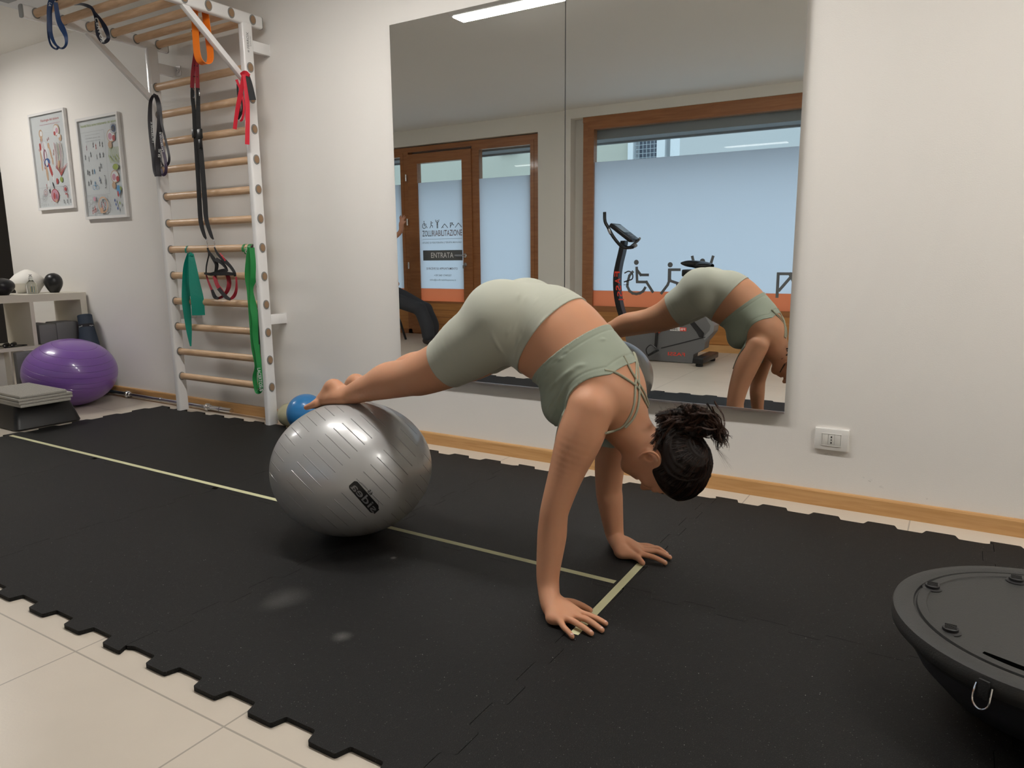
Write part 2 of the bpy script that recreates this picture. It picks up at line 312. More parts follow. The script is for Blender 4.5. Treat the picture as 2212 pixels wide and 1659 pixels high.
leaf.box((xa,YF-.11,.02),(xa+.16,YF-.03,2.31)).box((xb-.14,YF-.11,.02),(xb,YF-.03,2.31)).box((xa+.16,YF-.11,2.19),(xb-.14,YF-.03,2.31)).box((xa+.16,YF-.11,.02),(xb-.14,YF-.03,.44))
LF=leaf.build('door_leaf',DOORW,D1)
pl=MB()
for k in range(4): pl.box((xa+.14,YF-.03,.06+k*.09),(xb-.12,YF-.024,.06+k*.09+.084))
pl.build('panel_boards',PANELW,LF)
MB().box((xa+.16,YG-.003,.44),(xb-.14,YG+.003,2.19)).build('pane',GLASS,LF)
MB().box((xa+.16,YG+.0045,.605),(xb-.14,YG+.006,1.95)).build('frosted_film',FILM,LF)
MB().box((xa+.16,YG+.0045,.44),(xb-.14,YG+.006,.605)).build('orange_film',FILMO,LF)
pr_=MB(); X=(1,0,0);Zv=(0,0,1); yp=YG+.0078   # the lettering faces the street: seen from inside it is reversed
cx=-5.72
for k,(dx,wh) in enumerate(((-.28,'chair'),(-.165,'lunge'),(-.065,'arms'),(.05,'dog'),(.155,'bend'),(.265,'dog2'))): icons(pr_,cx+dx,yp,1.375,.115,wh,0,.06)
put_text(pr_,'ZOLLI',(cx-.235,yp,1.31),X,Zv,.155,.075,0); put_text(pr_,'RIABILITAZIONE',(cx+.085,yp,1.31),X,Zv,.47,.075,1)
pr_.box((cx-.31,yp-.0004,1.235),(cx+.32,yp+.0004,1.239),2); put_text(pr_,'STUDIO DI FISIOTERAPIA E TERAPIA MANUALE',(cx,yp,1.192),X,Zv,.62,.022,2)
pr_.box((cx-.31,yp-.0004,.965),(cx+.32,yp+.0004,1.095),0); put_text(pr_,'ENTRATA',(cx,yp+.0008,1.032),X,Zv,.36,.068,3)
put_text(pr_,'SI RICEVE SU APPUNTAMENTO',(cx-.01,yp,.862),X,Zv,.50,.028,1); put_text(pr_,'+39 340 1749337',(cx,yp,.775),X,Zv,.28,.024,2); put_text(pr_,'info@zolliriabilitazione.it',(cx,yp,.715),X,Zv,.42,.026,2)
pr_.build('lettering_print',[FILMG,FILMB,FILML,mat('vinyl_white',(.85,.87,.88),.5)],LF)
CHR=mat('chrome',(.75,.75,.76),.15,1.)
hd=MB().lathe([(.026,0),(.026,.012),(.012,.014),(.010,.05)],(xb-.105,YF-.03,1.024),20,0,((1,0,0),(0,0,1),(0,1,0))).tube([(xb-.105,YF+.018,1.024),(xb-.16,YF+.022,1.026),(xb-.235,YF+.02,1.028)],.009,10).build('door_handle',CHR,LF)
MB().lathe([(.024,0),(.024,.01),(.008,.011),(.008,.02)],(xb-.105,YF-.03,.915),20,0,((1,0,0),(0,0,1),(0,1,0))).box((xb-.135,YF-.01,.865),(xb-.11,YF-.005,.905)).build('lock',CHR,LF)
for z in (1.98,1.42,.86): MB().lathe([(.011,0),(.011,.085)],(xa-.02,YF-.02,z),12).build('hinge',CHR,D1)
# what stands outside the windows
SUNW=mat('cream_render',(.42,.415,.36),.8,var=.04,vscale=1.); GREYO=mat('grey_render',(.30,.33,.36),.7)
oh=MB().box((-9.5,YF-.42,2.275),(XR,YF-.165,2.70)).box((-9.5,YF-.44,2.255),(XR,YF-.40,2.275)).build('canopy',GREYO,None,(-3,YF-1,2.6)); oh['kind']='structure'
b=thing('building',(-6,-14,0),'cream rendered building across the street, seen through the clear strip of the door panes','building')
MB().box((-22,-15,0),(-6.26,-12.6,9.)).build('wall',SUNW,b)
for x0 in (-13.6,-9.65):
    o=MB().box((x0-.24,-12.64,3.50),(x0+.24,-12.53,5.0)).build('shutter',mat('pale_shutter',(.45,.55,.60),.6),b)
MB().box((-6.26,-15,0),(-6.14,-12.5,9.)).build('corner_pilaster',mat('white_render',(.62,.64,.66),.7),b)
gr=thing('grille_window',(-6.2,-12.6,0),'barred window of the building across the street, seen in the right mirror','window')
mb=MB()
for k in range(7): mb.box((-6.12+k*.085,-12.6,2.2),(-6.112+k*.085,-12.59,6))
for k in range(40): mb.box((-6.14,-12.6,2.2+k*.09),(-5.6,-12.59,2.208+k*.09))
mb.build('grille',mat('grey_iron',(.45,.50,.54),.5),gr); MB().box((-6.14,-12.95,0),(-5.6,-12.9,6.)).build('window_pane',mat('dim_glass',(.13,.15,.19),.2),gr)
MB().box((-5.6,-12.95,0),(-5.42,-12.5,6)).box((-5.30,-12.95,0),(-5.24,-12.5,6)).build('surround',mat('white_render',(.85,.86,.85),.7),gr)
S(MB().box((-24,-17,-.06),(12,YF-.3,-.02)),'ground',mat('asphalt',(.20,.20,.20),.9))
# ceiling lamps
for k,((lx,ly),(sx,sy),e) in enumerate(LAMPS):
    lab=['white ceiling tube lamp, its end reflected at the top of the left mirror','ceiling tube lamp above the woman','ceiling tube lamp over the balance trainer','ceiling tube lamp farthest to the right','ceiling tube lamp above the open shelf'][k]
    t=thing('ceiling_lamp',(lx,ly,H),lab,'ceiling lamp')
    MB().box((lx-sx/2-.02,ly-sy/2-.02,H-.055),(lx+sx/2+.02,ly+sy/2+.02,H),0,.004).build('lamp_housing',WHITE,t)
    MB().box((lx-sx/2,ly-sy/2,H-.062),(lx+sx/2,ly+sy/2,H-.054)).build('diffuser',mat('lamp_glow_%d'%k,(1,.965,.92),emit=e),t)
# mirrors
MIRR=bpy.data.materials.new('mirror_glass'); MIRR.use_nodes=True; _b=MIRR.node_tree.nodes['Principled BSDF']; _b.inputs['Metallic'].default_value=1; _b.inputs['Roughness'].default_value=.004; _b.inputs['Base Color'].default_value=(.93,.95,.94,1)
EDGE=mat('mirror_edge',(.30,.38,.36),.2)
for k,(x0,x1,lab) in enumerate(((-2.578,-1.578,'left of the two tall frameless wall mirrors, reflecting the entrance door'),(-1.570,-.572,'right of the two tall frameless wall mirrors, reflecting the big window and the bike'))):
    t=thing('wall_mirror',((x0+x1)/2,-.01,.37),lab,'mirror')
    n_,p_=(MLX,MRX)[k]; tx=np.array((-n_[1],n_[0],0)); ax_=(tx,n_,(0,0,1)); xc=(x0+x1)/2; q_=np.array((xc,p_[1]+(xc-p_[0])*tx[1],1.27)); hw=(x1-x0)/2
    MB().obox(q_-n_*.002,ax_,(hw,.002,.895)).build('mirror_glass',MIRR,t)
    MB().obox(q_-n_*.011,ax_,(hw-.002,.0068,.893)).build('backing',mat('grey_backing',(.42,.42,.43),.6),t)
    MB().obox(q_-n_*.006-np.array((0,0,.898)),ax_,(hw,.010,.004)).build('bottom_rail',mat('aluminium',(.62,.62,.63),.3,1.),t)
# wall socket
t=thing('wall_socket',(-.39,-.005,.28),'white three-module wall socket low on the wall right of the mirrors','socket')
MB().prism([(-.0625,-.044),(.0625,-.044),(.0625,.044),(-.0625,.044)],(-.391,-.0,.279),((1,0,0),(0,0,1),(0,-1,0)),.006).build('back_plate',WHITE,t)
pm=MB().box((-.391-.0625,-.014,.279-.044),(-.391+.0625,-.006,.279+.044),0,.006); pm.build('cover_plate',mat('socket_white',(.74,.73,.70),.3),t)
pm=MB(); frame(pm,-.391-.037,-.391+.037,.279-.025,.279+.025,.002,-.0165,-.013); pm.build('inner_rim',mat('socket_white',(0,0,0)),t)
for dx in (-.023,0,.023):
    o=MB().box((-.391+dx-.0108,-.0158,.279-.0225),(-.391+dx+.0108,-.0135,.279+.0225),0,.001).build('module',mat('socket_module',(.66,.65,.61),.35),t)
    if dx==0:
        hb=MB()
        for z,r in((.0125,.0028),(.0095,.002),(0,.0024),(-.0095,.002),(-.0125,.0028)): hb.lathe([(r,0),(r,.0008)],(-.391,-.0160,.279+z),14,0,((1,0,0),(0,0,1),(0,-1,0)))
        hb.build('socket_hole',BLACK,o)
# ---------------------------------------------------------------- rubber floor tiles
PX=.961; X0=-4.655; PY=.975; Y0=-2.105; TH=.012; TD=.017; NT=5
def edge(n_,a,b,flip=0):
    """toothed line from a to b (2-D)"""
    a=np.array(a);b=np.array(b);d=b-a;L=np.linalg.norm(d);d/=L;nn=np.array((-d[1],d[0])); P=[]; s=L/NT
    for k in range(NT):
        for (u,v) in ((0,1),(.47,1),(.53,-1),(.94,-1)): P.append(a+d*(k+u+.03)*s+nn*v*TD*(1 if not flip else -1))
    # soften the corners
    return P
def soften(P,r=.004):
    o=[];n=len(P)
    for i in range(n):
        p=P[i];a=P[i-1]-p;b=P[(i+1)%n]-p; la,lb=np.linalg.norm(a),np.linalg.norm(b)
        if min(la,lb)<1e-6: continue
        k=min(r,la*.4,lb*.4); o.append(p+a/la*k); o.append(p+(a/la+b/lb)*k*.29); o.append(p+b/lb*k)
    return o
for i in range(6):
    for j in range(2):
        x0,x1=X0+i*PX,X0+(i+1)*PX; y0,y1=Y0+j*PY,Y0+(j+1)*PY
        bot=edge(0,(x0,y0),(x1,y0)); top=edge(0,(x0,y1),(x1,y1))[::-1]; lef=edge(0,(x0,y0),(x0,y1))[::-1]; rig=edge(0,(x1,y0),(x1,y1))
        P=soften([p for p in bot]+[p for p in rig]+[p for p in top]+[p for p in lef]); c=np.array(((x0+x1)/2,(y0+y1)/2))
        P=[c+(p-c)*.9984 for p in P]
        col=['outermost left','second from the left','third from the left','third from the right','second from the right','outermost right'][i]; row='row nearest the camera' if j==0 else 'row along the wall'
        o=MB().prism([tuple(p) for p in P],(0,0,0),((1,0,0),(0,1,0),(0,0,1)),TH).build('rubber_floor_tile',MATM,None,(c[0],c[1],0)); o['label']='black interlocking rubber tile, %s in the %s'%(col,row); o['category']='floor tile'; o['group']='interlocking rubber floor tiles'
TAPE=mat('yellow_tape',(.66,.65,.40),.55,var=.06,vscale=20)
o=MB().box((-4.62,-1.113,TH+.0002),(-.838,-1.0905,TH+.0006)).build('floor_tape',TAPE,None,(-2.7,-1.1,TH)); o['label']='long pale yellow tape strip running under the grey ball'; o['category']='tape'
a,b=Z(1384,1219,TH),Z(1240,1370,TH); d=(b-a)/np.linalg.norm(b-a); n=np.array((-d[1],d[0],0))
o=MB().obox((a+b)/2+np.array((0,0,.0009)),(d,n,(0,0,1)),(np.linalg.norm(b-a)/2,.0125,.0002)).build('floor_tape',TAPE,None,tuple(a)); o['label']='short pale yellow tape strip between the two hands'; o['category']='tape'
# ---------------------------------------------------------------- wall bars with pull-up frame
RY=-.149; RZ=[.243+.1655*k for k in range(12)]; TYS=[-.111-.1412*k for k in range(6)]; TZ=2.322
wb=thing('wall_bars',(-3.96,-.15,0),'white steel wall bars with wooden rungs and overhead pull-up frame','wall bars')
def rounded(w_,h_,r,n=4):
    P=[]
    for cx_,cy_,a0 in ((w_/2-r,h_/2-r,0),(-w_/2+r,h_/2-r,90),(-w_/2+r,-h_/2+r,180),(w_/2-r,-h_/2+r,270)):
        for k in range(n+1): a=math.radians(a0+90*k/n); P.append((cx_+r*math.cos(a),cy_+r*math.sin(a)))
    return P
GREYC=mat('grey_grommet',(.24,.24,.23),.5)
for xo,sgn in ((-4.40,1),(-3.52,-1)):
    MB().prism(rounded(.040,.070,.010),(xo,RY,.012),((1,0,0),(0,1,0),(0,0,1)),TZ-.034,0,True).build('upright',WHITE,wb)
    r=MB().prism(rounded(.0424,.066,.012),(xo,-.045,TZ),((1,0,0),(0,0,1),(0,-1,0)),.835,0,True).build('top_rail',WHITE,wb)
    [MB().prism(rounded(.041,.067,.012),(xo,yy,TZ),((1,0,0),(0,0,1),(0,-1,0)),.006,0,True).build('end_cap',GREYC,r) for yy in(-.040,-.879)]
    a=np.array((xo,-.17,1.985)); b=np.array((xo,-.535,2.300)); d=(b-a)/np.linalg.norm(b-a); n=np.cross(d,(1,0,0))
    MB().obox((a+b)/2,(d,(1,0,0),n),(np.linalg.norm(b-a)/2,.015,.015),0,.002).build('diagonal_strut',WHITE,wb)
    for z in (.648,2.185):
        br=MB().box((xo-.018,-.12,z-.030),(xo+.018,-.002,z+.030),0,.003)
        if sgn>0: br.box((xo+.018,-.006,z-.03),(xo+.07,-.002,z+.03))
        else: br.box((xo-.03,-.004,z-.032),(xo+.02,-.001,z+.032))
        o=br.build('wall_bracket',WHITE,wb)
        if sgn>0: MB().lathe([(.011,0),(.011,.006),(.005,.008),(.005,.016)],(xo+.05,-.006,z),10,0,((1,0,0),(0,0,1),(0,-1,0))).build('bolt',CHR,o)
def rung(x0,x1,y,z):
    P=[(.0185*math.cos(a),.0185*math.sin(a)) for a in [math.pi/8+math.pi/4*k for k in range(8)]]
    # oval-ish octagonal bar with end caps and grommets
    o=MB().prism([(.0172*math.cos(a),.0220*math.sin(a)) for a in [2*math.pi*k/20 for k in range(20)]],(x0,y,z),((0,1,0),(0,0,1),(1,0,0)),x1-x0,0,True).build('rung',BEECH,wb)
    def ov(r1,r2): return [(r1*math.cos(a),r2*math.sin(a)) for a in [2*math.pi*k/24 for k in range(24)]]
    for xg,tg in ((-4.380,.006),(-3.500,.003)): MB().prism(ov(.0215,.0275),(xg,y,z),((0,1,0),(0,0,1),(1,0,0)),tg,0,True).build('grommet',GREYC,o)
    MB().prism(ov(.0155,.0205),(-3.498,y,z),((0,1,0),(0,0,1),(1,0,0)),.004,0,True).build('rung_end',mat('rung_end_wood',(.30,.19,.11),.6),o)
for z in RZ: rung(-4.415,-3.4985,RY,z)
for y in TYS: rung(-4.415,-3.4985,y,TZ)
lt=MB(); put_text(lt,'FERROX',(-3.4992,RY-.004,2.205),(0,0,1),(0,-1,0),.085,.016,0); put_text(lt,'MADE IN ITALY',(-3.4992,RY+.014,2.205),(0,0,1),(0,-1,0),.055,.006,0)
put_text(lt,'*',(-3.4992,RY-.004,2.148),(0,0,1),(0,-1,0),.014,.014,0); lt.build('maker_lettering',mat('print_grey',(.22,.22,.22),.6),wb)
# ---------------------------------------------------------------- bands and straps on the wall bars
def px_ribbon(mb,pts,y,wpx,th=.0015,mi=0,div=5,yy=None):
    """band drawn through pixel points lying at depth y (a value or one per point)"""
    P=[];W=[]
    for i,p in enumerate(pts):
        yv=y[i] if hasattr(y,'__len__') else y; q=at(p[0],p[1],1,yv); P.append(q); wv=p[2] if len(p)>2 else wpx; W.append(wv*((q-CAM)@FW)/Q[0])
    PP=catmull([tuple(a)+(b_,) for a,b_ in zip(P,W)],div); P2=[p[:3] for p in PP]; W2=[max(p[3],.002) for p in PP]
    D=[]
    for i in range(len(P2)):
        t_=P2[min(i+1,len(P2)-1)]-P2[max(i-1,0)]; t_/=max(np.linalg.norm(t_),1e-9); v=(P2[i]-CAM); v/=np.linalg.norm(v); u=np.cross(t_,v); D.append(u/max(np.linalg.norm(u),1e-6))
    return mb.ribbon(P2,W2,D,th,mi)
def tagit(o,label,cat,group=None):
    o['label']=label;o['category']=cat
    if group:o['group']=group
    return o
GRN=mat('green_latex',(.022,.24,.062),.4,spec=.4); TEAL=mat('teal_latex',(.0,.22,.16),.38,bump=.1,bscale=60); ORG=mat('orange_latex',(.85,.20,.012),.4); RED=mat('red_webbing',(.62,.014,.035),.6,bump=.2,bscale=300)
DRED=mat('dark_red_webbing',(.30,.015,.028),.6,bump=.2,bscale=300); BLKW=mat('black_webbing',(.011,.011,.012),.65,bump=.25,bscale=300); NAVY=mat('navy_latex',(.016,.045,.13),.4); NAVYD=mat('dark_navy_latex',(.010,.015,.035),.4); BLKL=mat('black_latex',(.018,.016,.022),.42); PRINTW=mat('white_print',(.62,.64,.63),.5)
def text_px(mb,txt,a,b,y,hpx,mi=0,lift=.003):
    """lettering running from pixel a to pixel b on the depth plane y, facing the viewer side"""
    A=at(a[0],a[1],1,y);B=at(b[0],b[1],1,y); ux=(B-A);L=np.linalg.norm(ux);ux/=L; o=(A+B)/2; v=o-CAM; v/=np.linalg.norm(v); uy=np.cross(ux,v); uy/=np.linalg.norm(uy); 
    put_text(mb,txt,o-v*lift,ux,uy,L,hpx*((o-CAM)@FW)/Q[0],mi); return mb
def loop_over(mb,px,py,y,wpx,mi=0,r=.024):
    """band wrapped over a rung at the pixel (front, over the top, behind)"""
    c=at(px,py,1,y); W=wpx*((c-CAM)@FW)/Q[0]; P=[c+np.array((0,-r*math.cos(a),(r*1.2)*math.sin(a))) for a in np.linspace(-.6,math.pi+.6,14)]
    mb.ribbon(P,W,(1,0,0),.0018,mi); return mb
yf=-.185
# green loop band near the right upright
g=MB(); px_ribbon(g,[(542,535,14),(539,560,15),(536,595,14),(537,625,8),(541,660,10),(545,700,12),(549,750,12),(553,790,6),(550,815,9),(553,838,9)],yf,10); px_ribbon(g,[(546,535,14),(549,570,15),(548,600,14),(544,625,6),(547,660,14),(552,690,15),(553,730,14),(557,765,10),(562,800,12),(564,838,12)],yf-.006,10)
px_ribbon(g,[(552,834,8),(555,846,8),(561,846,8),(565,836,10)],yf-.003,9); loop_over(g,531,538,RY,6); loop_over(g,544,538,RY,11); loop_over(g,536,543,RY,4)
gb=tagit(g.build('resistance_band',GRN,None,tuple(at(545,540,1,RY))),'long green loop band hanging beside the right upright','exercise band')
t_=MB(); text_px(t_,'LACERTOSUS',(559,795),(565,845),yf-.01,7); text_px(t_,'TO',(531,535),(532,546),yf,5); t_.build('lettering',PRINTW,gb)
# black band with red loop
g=MB(); px_ribbon(g,[(549,530,4),(551,560,4),(556,600,5),(560,640,5),(563,690,5),(567,730,5),(571,770,4),(571,790,4),(567,797,4),(564,794,3),(561,760,3),(560,700,4),(558,640,5),(557,612,5)],-.178,4,.002); px_ribbon(g,[(552,532,5),(554,560,6),(557,590,4),(559,610,3)],-.176,5,.002,1); px_ribbon(g,[(556,610,3),(560,621,3),(555,620,3),(557,613,3)],-.18,4,.004); loop_over(g,551,538,RY,5)
px_ribbon(g,[(562,650,3),(560,720,3),(563,780,3),(568,796,2)],-.174,3,.002,1)
tagit(g.build('webbing_strap',[BLKW,RED],None,tuple(at(553,540,1,RY))),'thin black and red strap hanging between green band and upright','strap')
# teal band
g=MB(); px_ribbon(g,[(411,548,12),(405,575,16),(401,610,14),(402,650,17),(406,690,14),(409,720,10),(412,748,3)],-.18,10); px_ribbon(g,[(413,548,10),(416,575,16),(420,610,22),(426,645,26),(429,681,26)],[-.187,-.19,-.192,-.19,-.188],10); px_ribbon(g,[(410,552,6),(408,600,8),(411,640,6)],-.196,6)
px_ribbon(g,[(407,553,3),(411,548,7),(416,553,3)],-.186,5,.006)
loop_over(g,408,541,RY,5)
tagit(g.build('resistance_band',TEAL,None,tuple(at(410,541,1,RY))),'flat teal elastic band knotted on a middle rung at left','exercise band')
# orange wide loop
g=MB(); ytop=TYS[2]
c_=at(443,13,1,ytop); c_[0]=min(c_[0],-3.574); c_[2]=TZ+.004; g.ribbon([c_+np.array((dx,dy,dz)) for dx,dy,dz in catmull([(0,-.030,-.01),(0,-.034,-.08),(0,-.036,-.16),(0,-.036,-.235),(.002,-.026,-.272),(.006,0,-.286),(.012,.026,-.272),(.014,.036,-.235),(.012,.034,-.16),(.008,.032,-.08),(.003,.028,.0),(0,.014,.022),(0,-.006,.027),(0,-.026,.014),(0,-.030,-.01)],4)],.046,(1,.12,0),.003)
tagit(g.build('resistance_band',ORG,None,tuple(at(441,28,1,ytop))),'wide orange loop band hanging from an overhead rung','exercise band')
# suspension trainer: red loop, two black straps, two handles
st=thing('suspension_trainer',tuple(at(421,70,1,TYS[0])),'red and black suspension trainer hanging from the overhead frame','suspension trainer')
y1=-.190
g=MB(); px_ribbon(g,[(418,68,5),(422,78,9),(424,95,7),(421,120,7),(417,155,8),(415,190,8)],y1,8,.002); px_ribbon(g,[(430,68,6),(426,80,8),(427,100,6),(426,130,7),(426,160,8),(427,190,8)],y1-.004,8,.002); px_ribbon(g,[(416,69,6),(423,66,10),(432,69,6)],TYS[0],7,.012); g.build('anchor_loop',DRED,st)
g=MB()
for a,b in (((421,110),(428,111)),((419,142),(427,143)),((417,165),(427,166))): px_ribbon(g,[a+(1.5,),b+(1.5,)],y1-.007,1.5,.001)
g.build('stitching',BLKW,st)
g=MB()
for cx in (417,427): g.tube(catmull([at(cx-2.5,194,1,y1),at(cx-2,208,1,y1),at(cx+1,212,1,y1),at(cx+3.5,207,1,y1),at(cx+2.5,194,1,y1)],4,True),.0028,8,0,closed=True)
g.build('snap_hook',CHR,st)
g=MB(); px_ribbon(g,[(416,190,8),(416,210,8),(419,240,8),(421,275,9),(423,300,9),(426,350,9),(429,400,9),(431,440,9),(434,480,9),(441,507,7),(446,517,3)],y1,8,.002); px_ribbon(g,[(427,190,8),(428,210,8),(428,240,9),(429,275,9),(431,300,10),(436,350,10),(440,400,10),(443,440,10),(446,475,9),(456,508,7),(461,517,3)],y1-.006,8,.002)
g.build('strap',BLKW,st)
g=MB(); 
for (px,py,w_,h_) in ((418,288,9,18),(432,289,15,20),(433,310,9,18)):
    c=at(px,py,1,y1-.012); k=((c-CAM)@FW)/Q[0]; g.obox(c,((1,0,0),(0,1,0),(0,0,1)),(w_*k/2,.004,h_*k/2),0,.002)
g.build('buckle',BLKP,st)
g=MB()
for px,py in ((446,517),(462,518)):
    for i in range(3):
        a=at(px+i*.8,py-2+i*6,1,y1); b=at(px+i*.8+.6,py+5+i*6,1,y1); m_=(a+b)/2; w2=.006 if i%2 else .003; g.tube([a,m_+np.array((w2,0,0)),b,m_-np.array((w2,0,0))],.0016,6,0,closed=True)
g.build('chain_link',CHR,st)
for s_,(hx,hy) in enumerate(((0,0),(1,0))):
    g=MB()
    if s_==0:
        px_ribbon(g,[(448,536,3),(452,545,5),(462,560,8),(468,572,8),(466,588,6),(464,596,4)],y1,6,.003); px_ribbon(g,[(449,535,3),(451,550,3),(449,560,3),(446,575,3),(445,592,3)],y1,3,.003); px_ribbon(g,[(444,591,4),(458,592,7),(478,586,9),(488,584,7)],y1-.012,7,.02)
    else:
        px_ribbon(g,[(463,534,3),(470,548,5),(484,562,8),(497,575,7),(506,588,6),(508,597,5)],y1-.01,6,.003); px_ribbon(g,[(466,560,9),(478,567,8),(487,577,6),(491,586,5)],y1-.006,6,.003); px_ribbon(g,[(463,592,6),(485,591,8),(506,592,6)],y1-.018,7,.02)
    o=g.build('handle',BLKW,st)
    g=MB()
    if s_==0: px_ribbon(g,[(445,592,3),(450,608,4),(457,625,5),(463,640,7),(471,644,5),(481,640,6),(491,628,8),(495,612,9),(492,596,8),(488,590,5)],[y1-.01]*4+[y1]*6,6,.002)
    else: px_ribbon(g,[(463,596,8),(469,615,8),(478,628,8),(487,641,7),(496,646,5),(505,640,7),(510,628,6),(511,612,4),(510,598,4)],[y1-.022]*5+[y1-.01]*4,6,.002)
    MBo=g.build('foot_loop',DRED,o)
    g=MB()
    if s_==0: px_ribbon(g,[(458,626,5),(464,641,8),(472,645,5)],[y1-.013]*3,6,.003)
    else: px_ribbon(g,[(472,623,8),(481,634,8),(490,643,8),(498,647,5)],[y1-.025]*4,6,.003)
    g.build('grip_pad',BLKW,o)
t_=MB(); text_px(t_,'idea',(476,547),(488,563),y1-.02,4.5); t_.build('lettering',RED,st)
# red/black short straps on the right diagonal
g=MB(); yr=-.215
px_ribbon(g,[(527,162,9),(522,190,9),(515,225,9),(510,255,8),(507,279,8)],yr,9,.002); px_ribbon(g,[(529,161,10),(533,200,10),(535,250,9),(534,312,9)],yr-.01,9,.002); px_ribbon(g,[(511,172,6),(514,180,5),(522,200,5),(527,230,4),(524,255,5),(519,262,4)],yr+.012,5,.002)
px_ribbon(g,[(535,164,9),(540,185,12),(546,216,14)],yr+.0,9,.003,1); px_ribbon(g,[(513,181,4),(514,205,4),(518,235,4),(514,258,4)],yr+.02,4,.003,1); px_ribbon(g,[(522,212,4),(524,235,5),(519,250,4),(515,258,3)],yr+.016,4,.003,1); px_ribbon(g,[(521,160,5),(530,158,10),(538,163,6)],yr,6,.01)
tagit(g.build('webbing_strap',[RED,BLKW],None,tuple(at(527,162,1,yr))),'bright red and black straps draped over the right diagonal strut','strap')
# black loops on the left diagonal
g=MB(); yl=-.235
px_ribbon(g,[(331,206,5),(325,222,7),(324,260,9),(327,300,9),(332,340,9),(335,368,9),(338,381,7)],yl,8,.003); px_ribbon(g,[(331,204,6),(339,212,9),(344,235,10),(345,270,11),(342,310,11),(341,350,11),(343,381,11)],yl-.006,9,.003); px_ribbon(g,[(338,206,6),(345,225,5),(349,265,5),(357,300,5),(365,335,5),(364,352,5),(356,360,4),(349,350,3),(345,320,3)],yl-.002,5,.003); px_ribbon(g,[(347,290,6),(350,315,6),(358,350,6),(358,372,6),(352,378,5),(349,365,4)],yl-.01,6,.003,1)
bb_=tagit(g.build('resistance_band',[BLKL,mat('plum_latex',(.04,.022,.06),.42)],None,tuple(at(331,206,1,yl))),'bunch of black loop bands hanging on the left diagonal strut','exercise band')
t_=MB(); text_px(t_,'LACERTOSUS',(331,308),(328,263),yl-.016,5); text_px(t_,'LACERTOSUS',(352,328),(346,285),yl-.016,4); text_px(t_,'SUS',(344,340),(345,322),yl-.018,5); t_.build('lettering',PRINTW,bb_)
# navy bands on the outer overhead rungs
for k,(ps,y0,lab) in enumerate((([[(118,-6,8),(110,4,10),(107,20,10),(107,45,10),(109,70,8),(116,90,6),(126,102,4),(136,104,4),(143,95,5),(142,78,8),(134,60,12),(127,45,10),(123,25,9),(120,5,8)],[(104,30,4),(104,60,5),(106,85,4),(112,100,4),(122,106,4),(127,100,4)]],TYS[5]-.03,'navy loop band hanging from the outermost overhead rung'),([[(160,9,5),(175,9,5),(190,13,7),(200,20,6),(207,40,6),(209,60,7),(213,78,8),(222,92,5),(231,88,7),(234,80,7),(228,62,10),(218,44,7),(209,32,5),(200,20,3)]],TYS[4]-.03,'navy loop band with white lettering twisted over the next overhead rung'))):
    g=MB()
    for p in ps: px_ribbon(g,p,y0,8,.003)
    if k==0: loop_over(g,118,10,TYS[5],9,1)
    o=tagit(g.build('resistance_band',[NAVY if k==0 else NAVYD,NAVYD],None,tuple(at(*ps[0][0][:2],1,y0))),lab,'exercise band')
    t_=MB()
    if k==1: text_px(t_,'CERTOS',(207,38),(222,92),y0-.012,6)
    else: text_px(t_,'LA',(109,6),(107,14),y0-.012,5)
    t_.build('lettering',PRINTW,o)
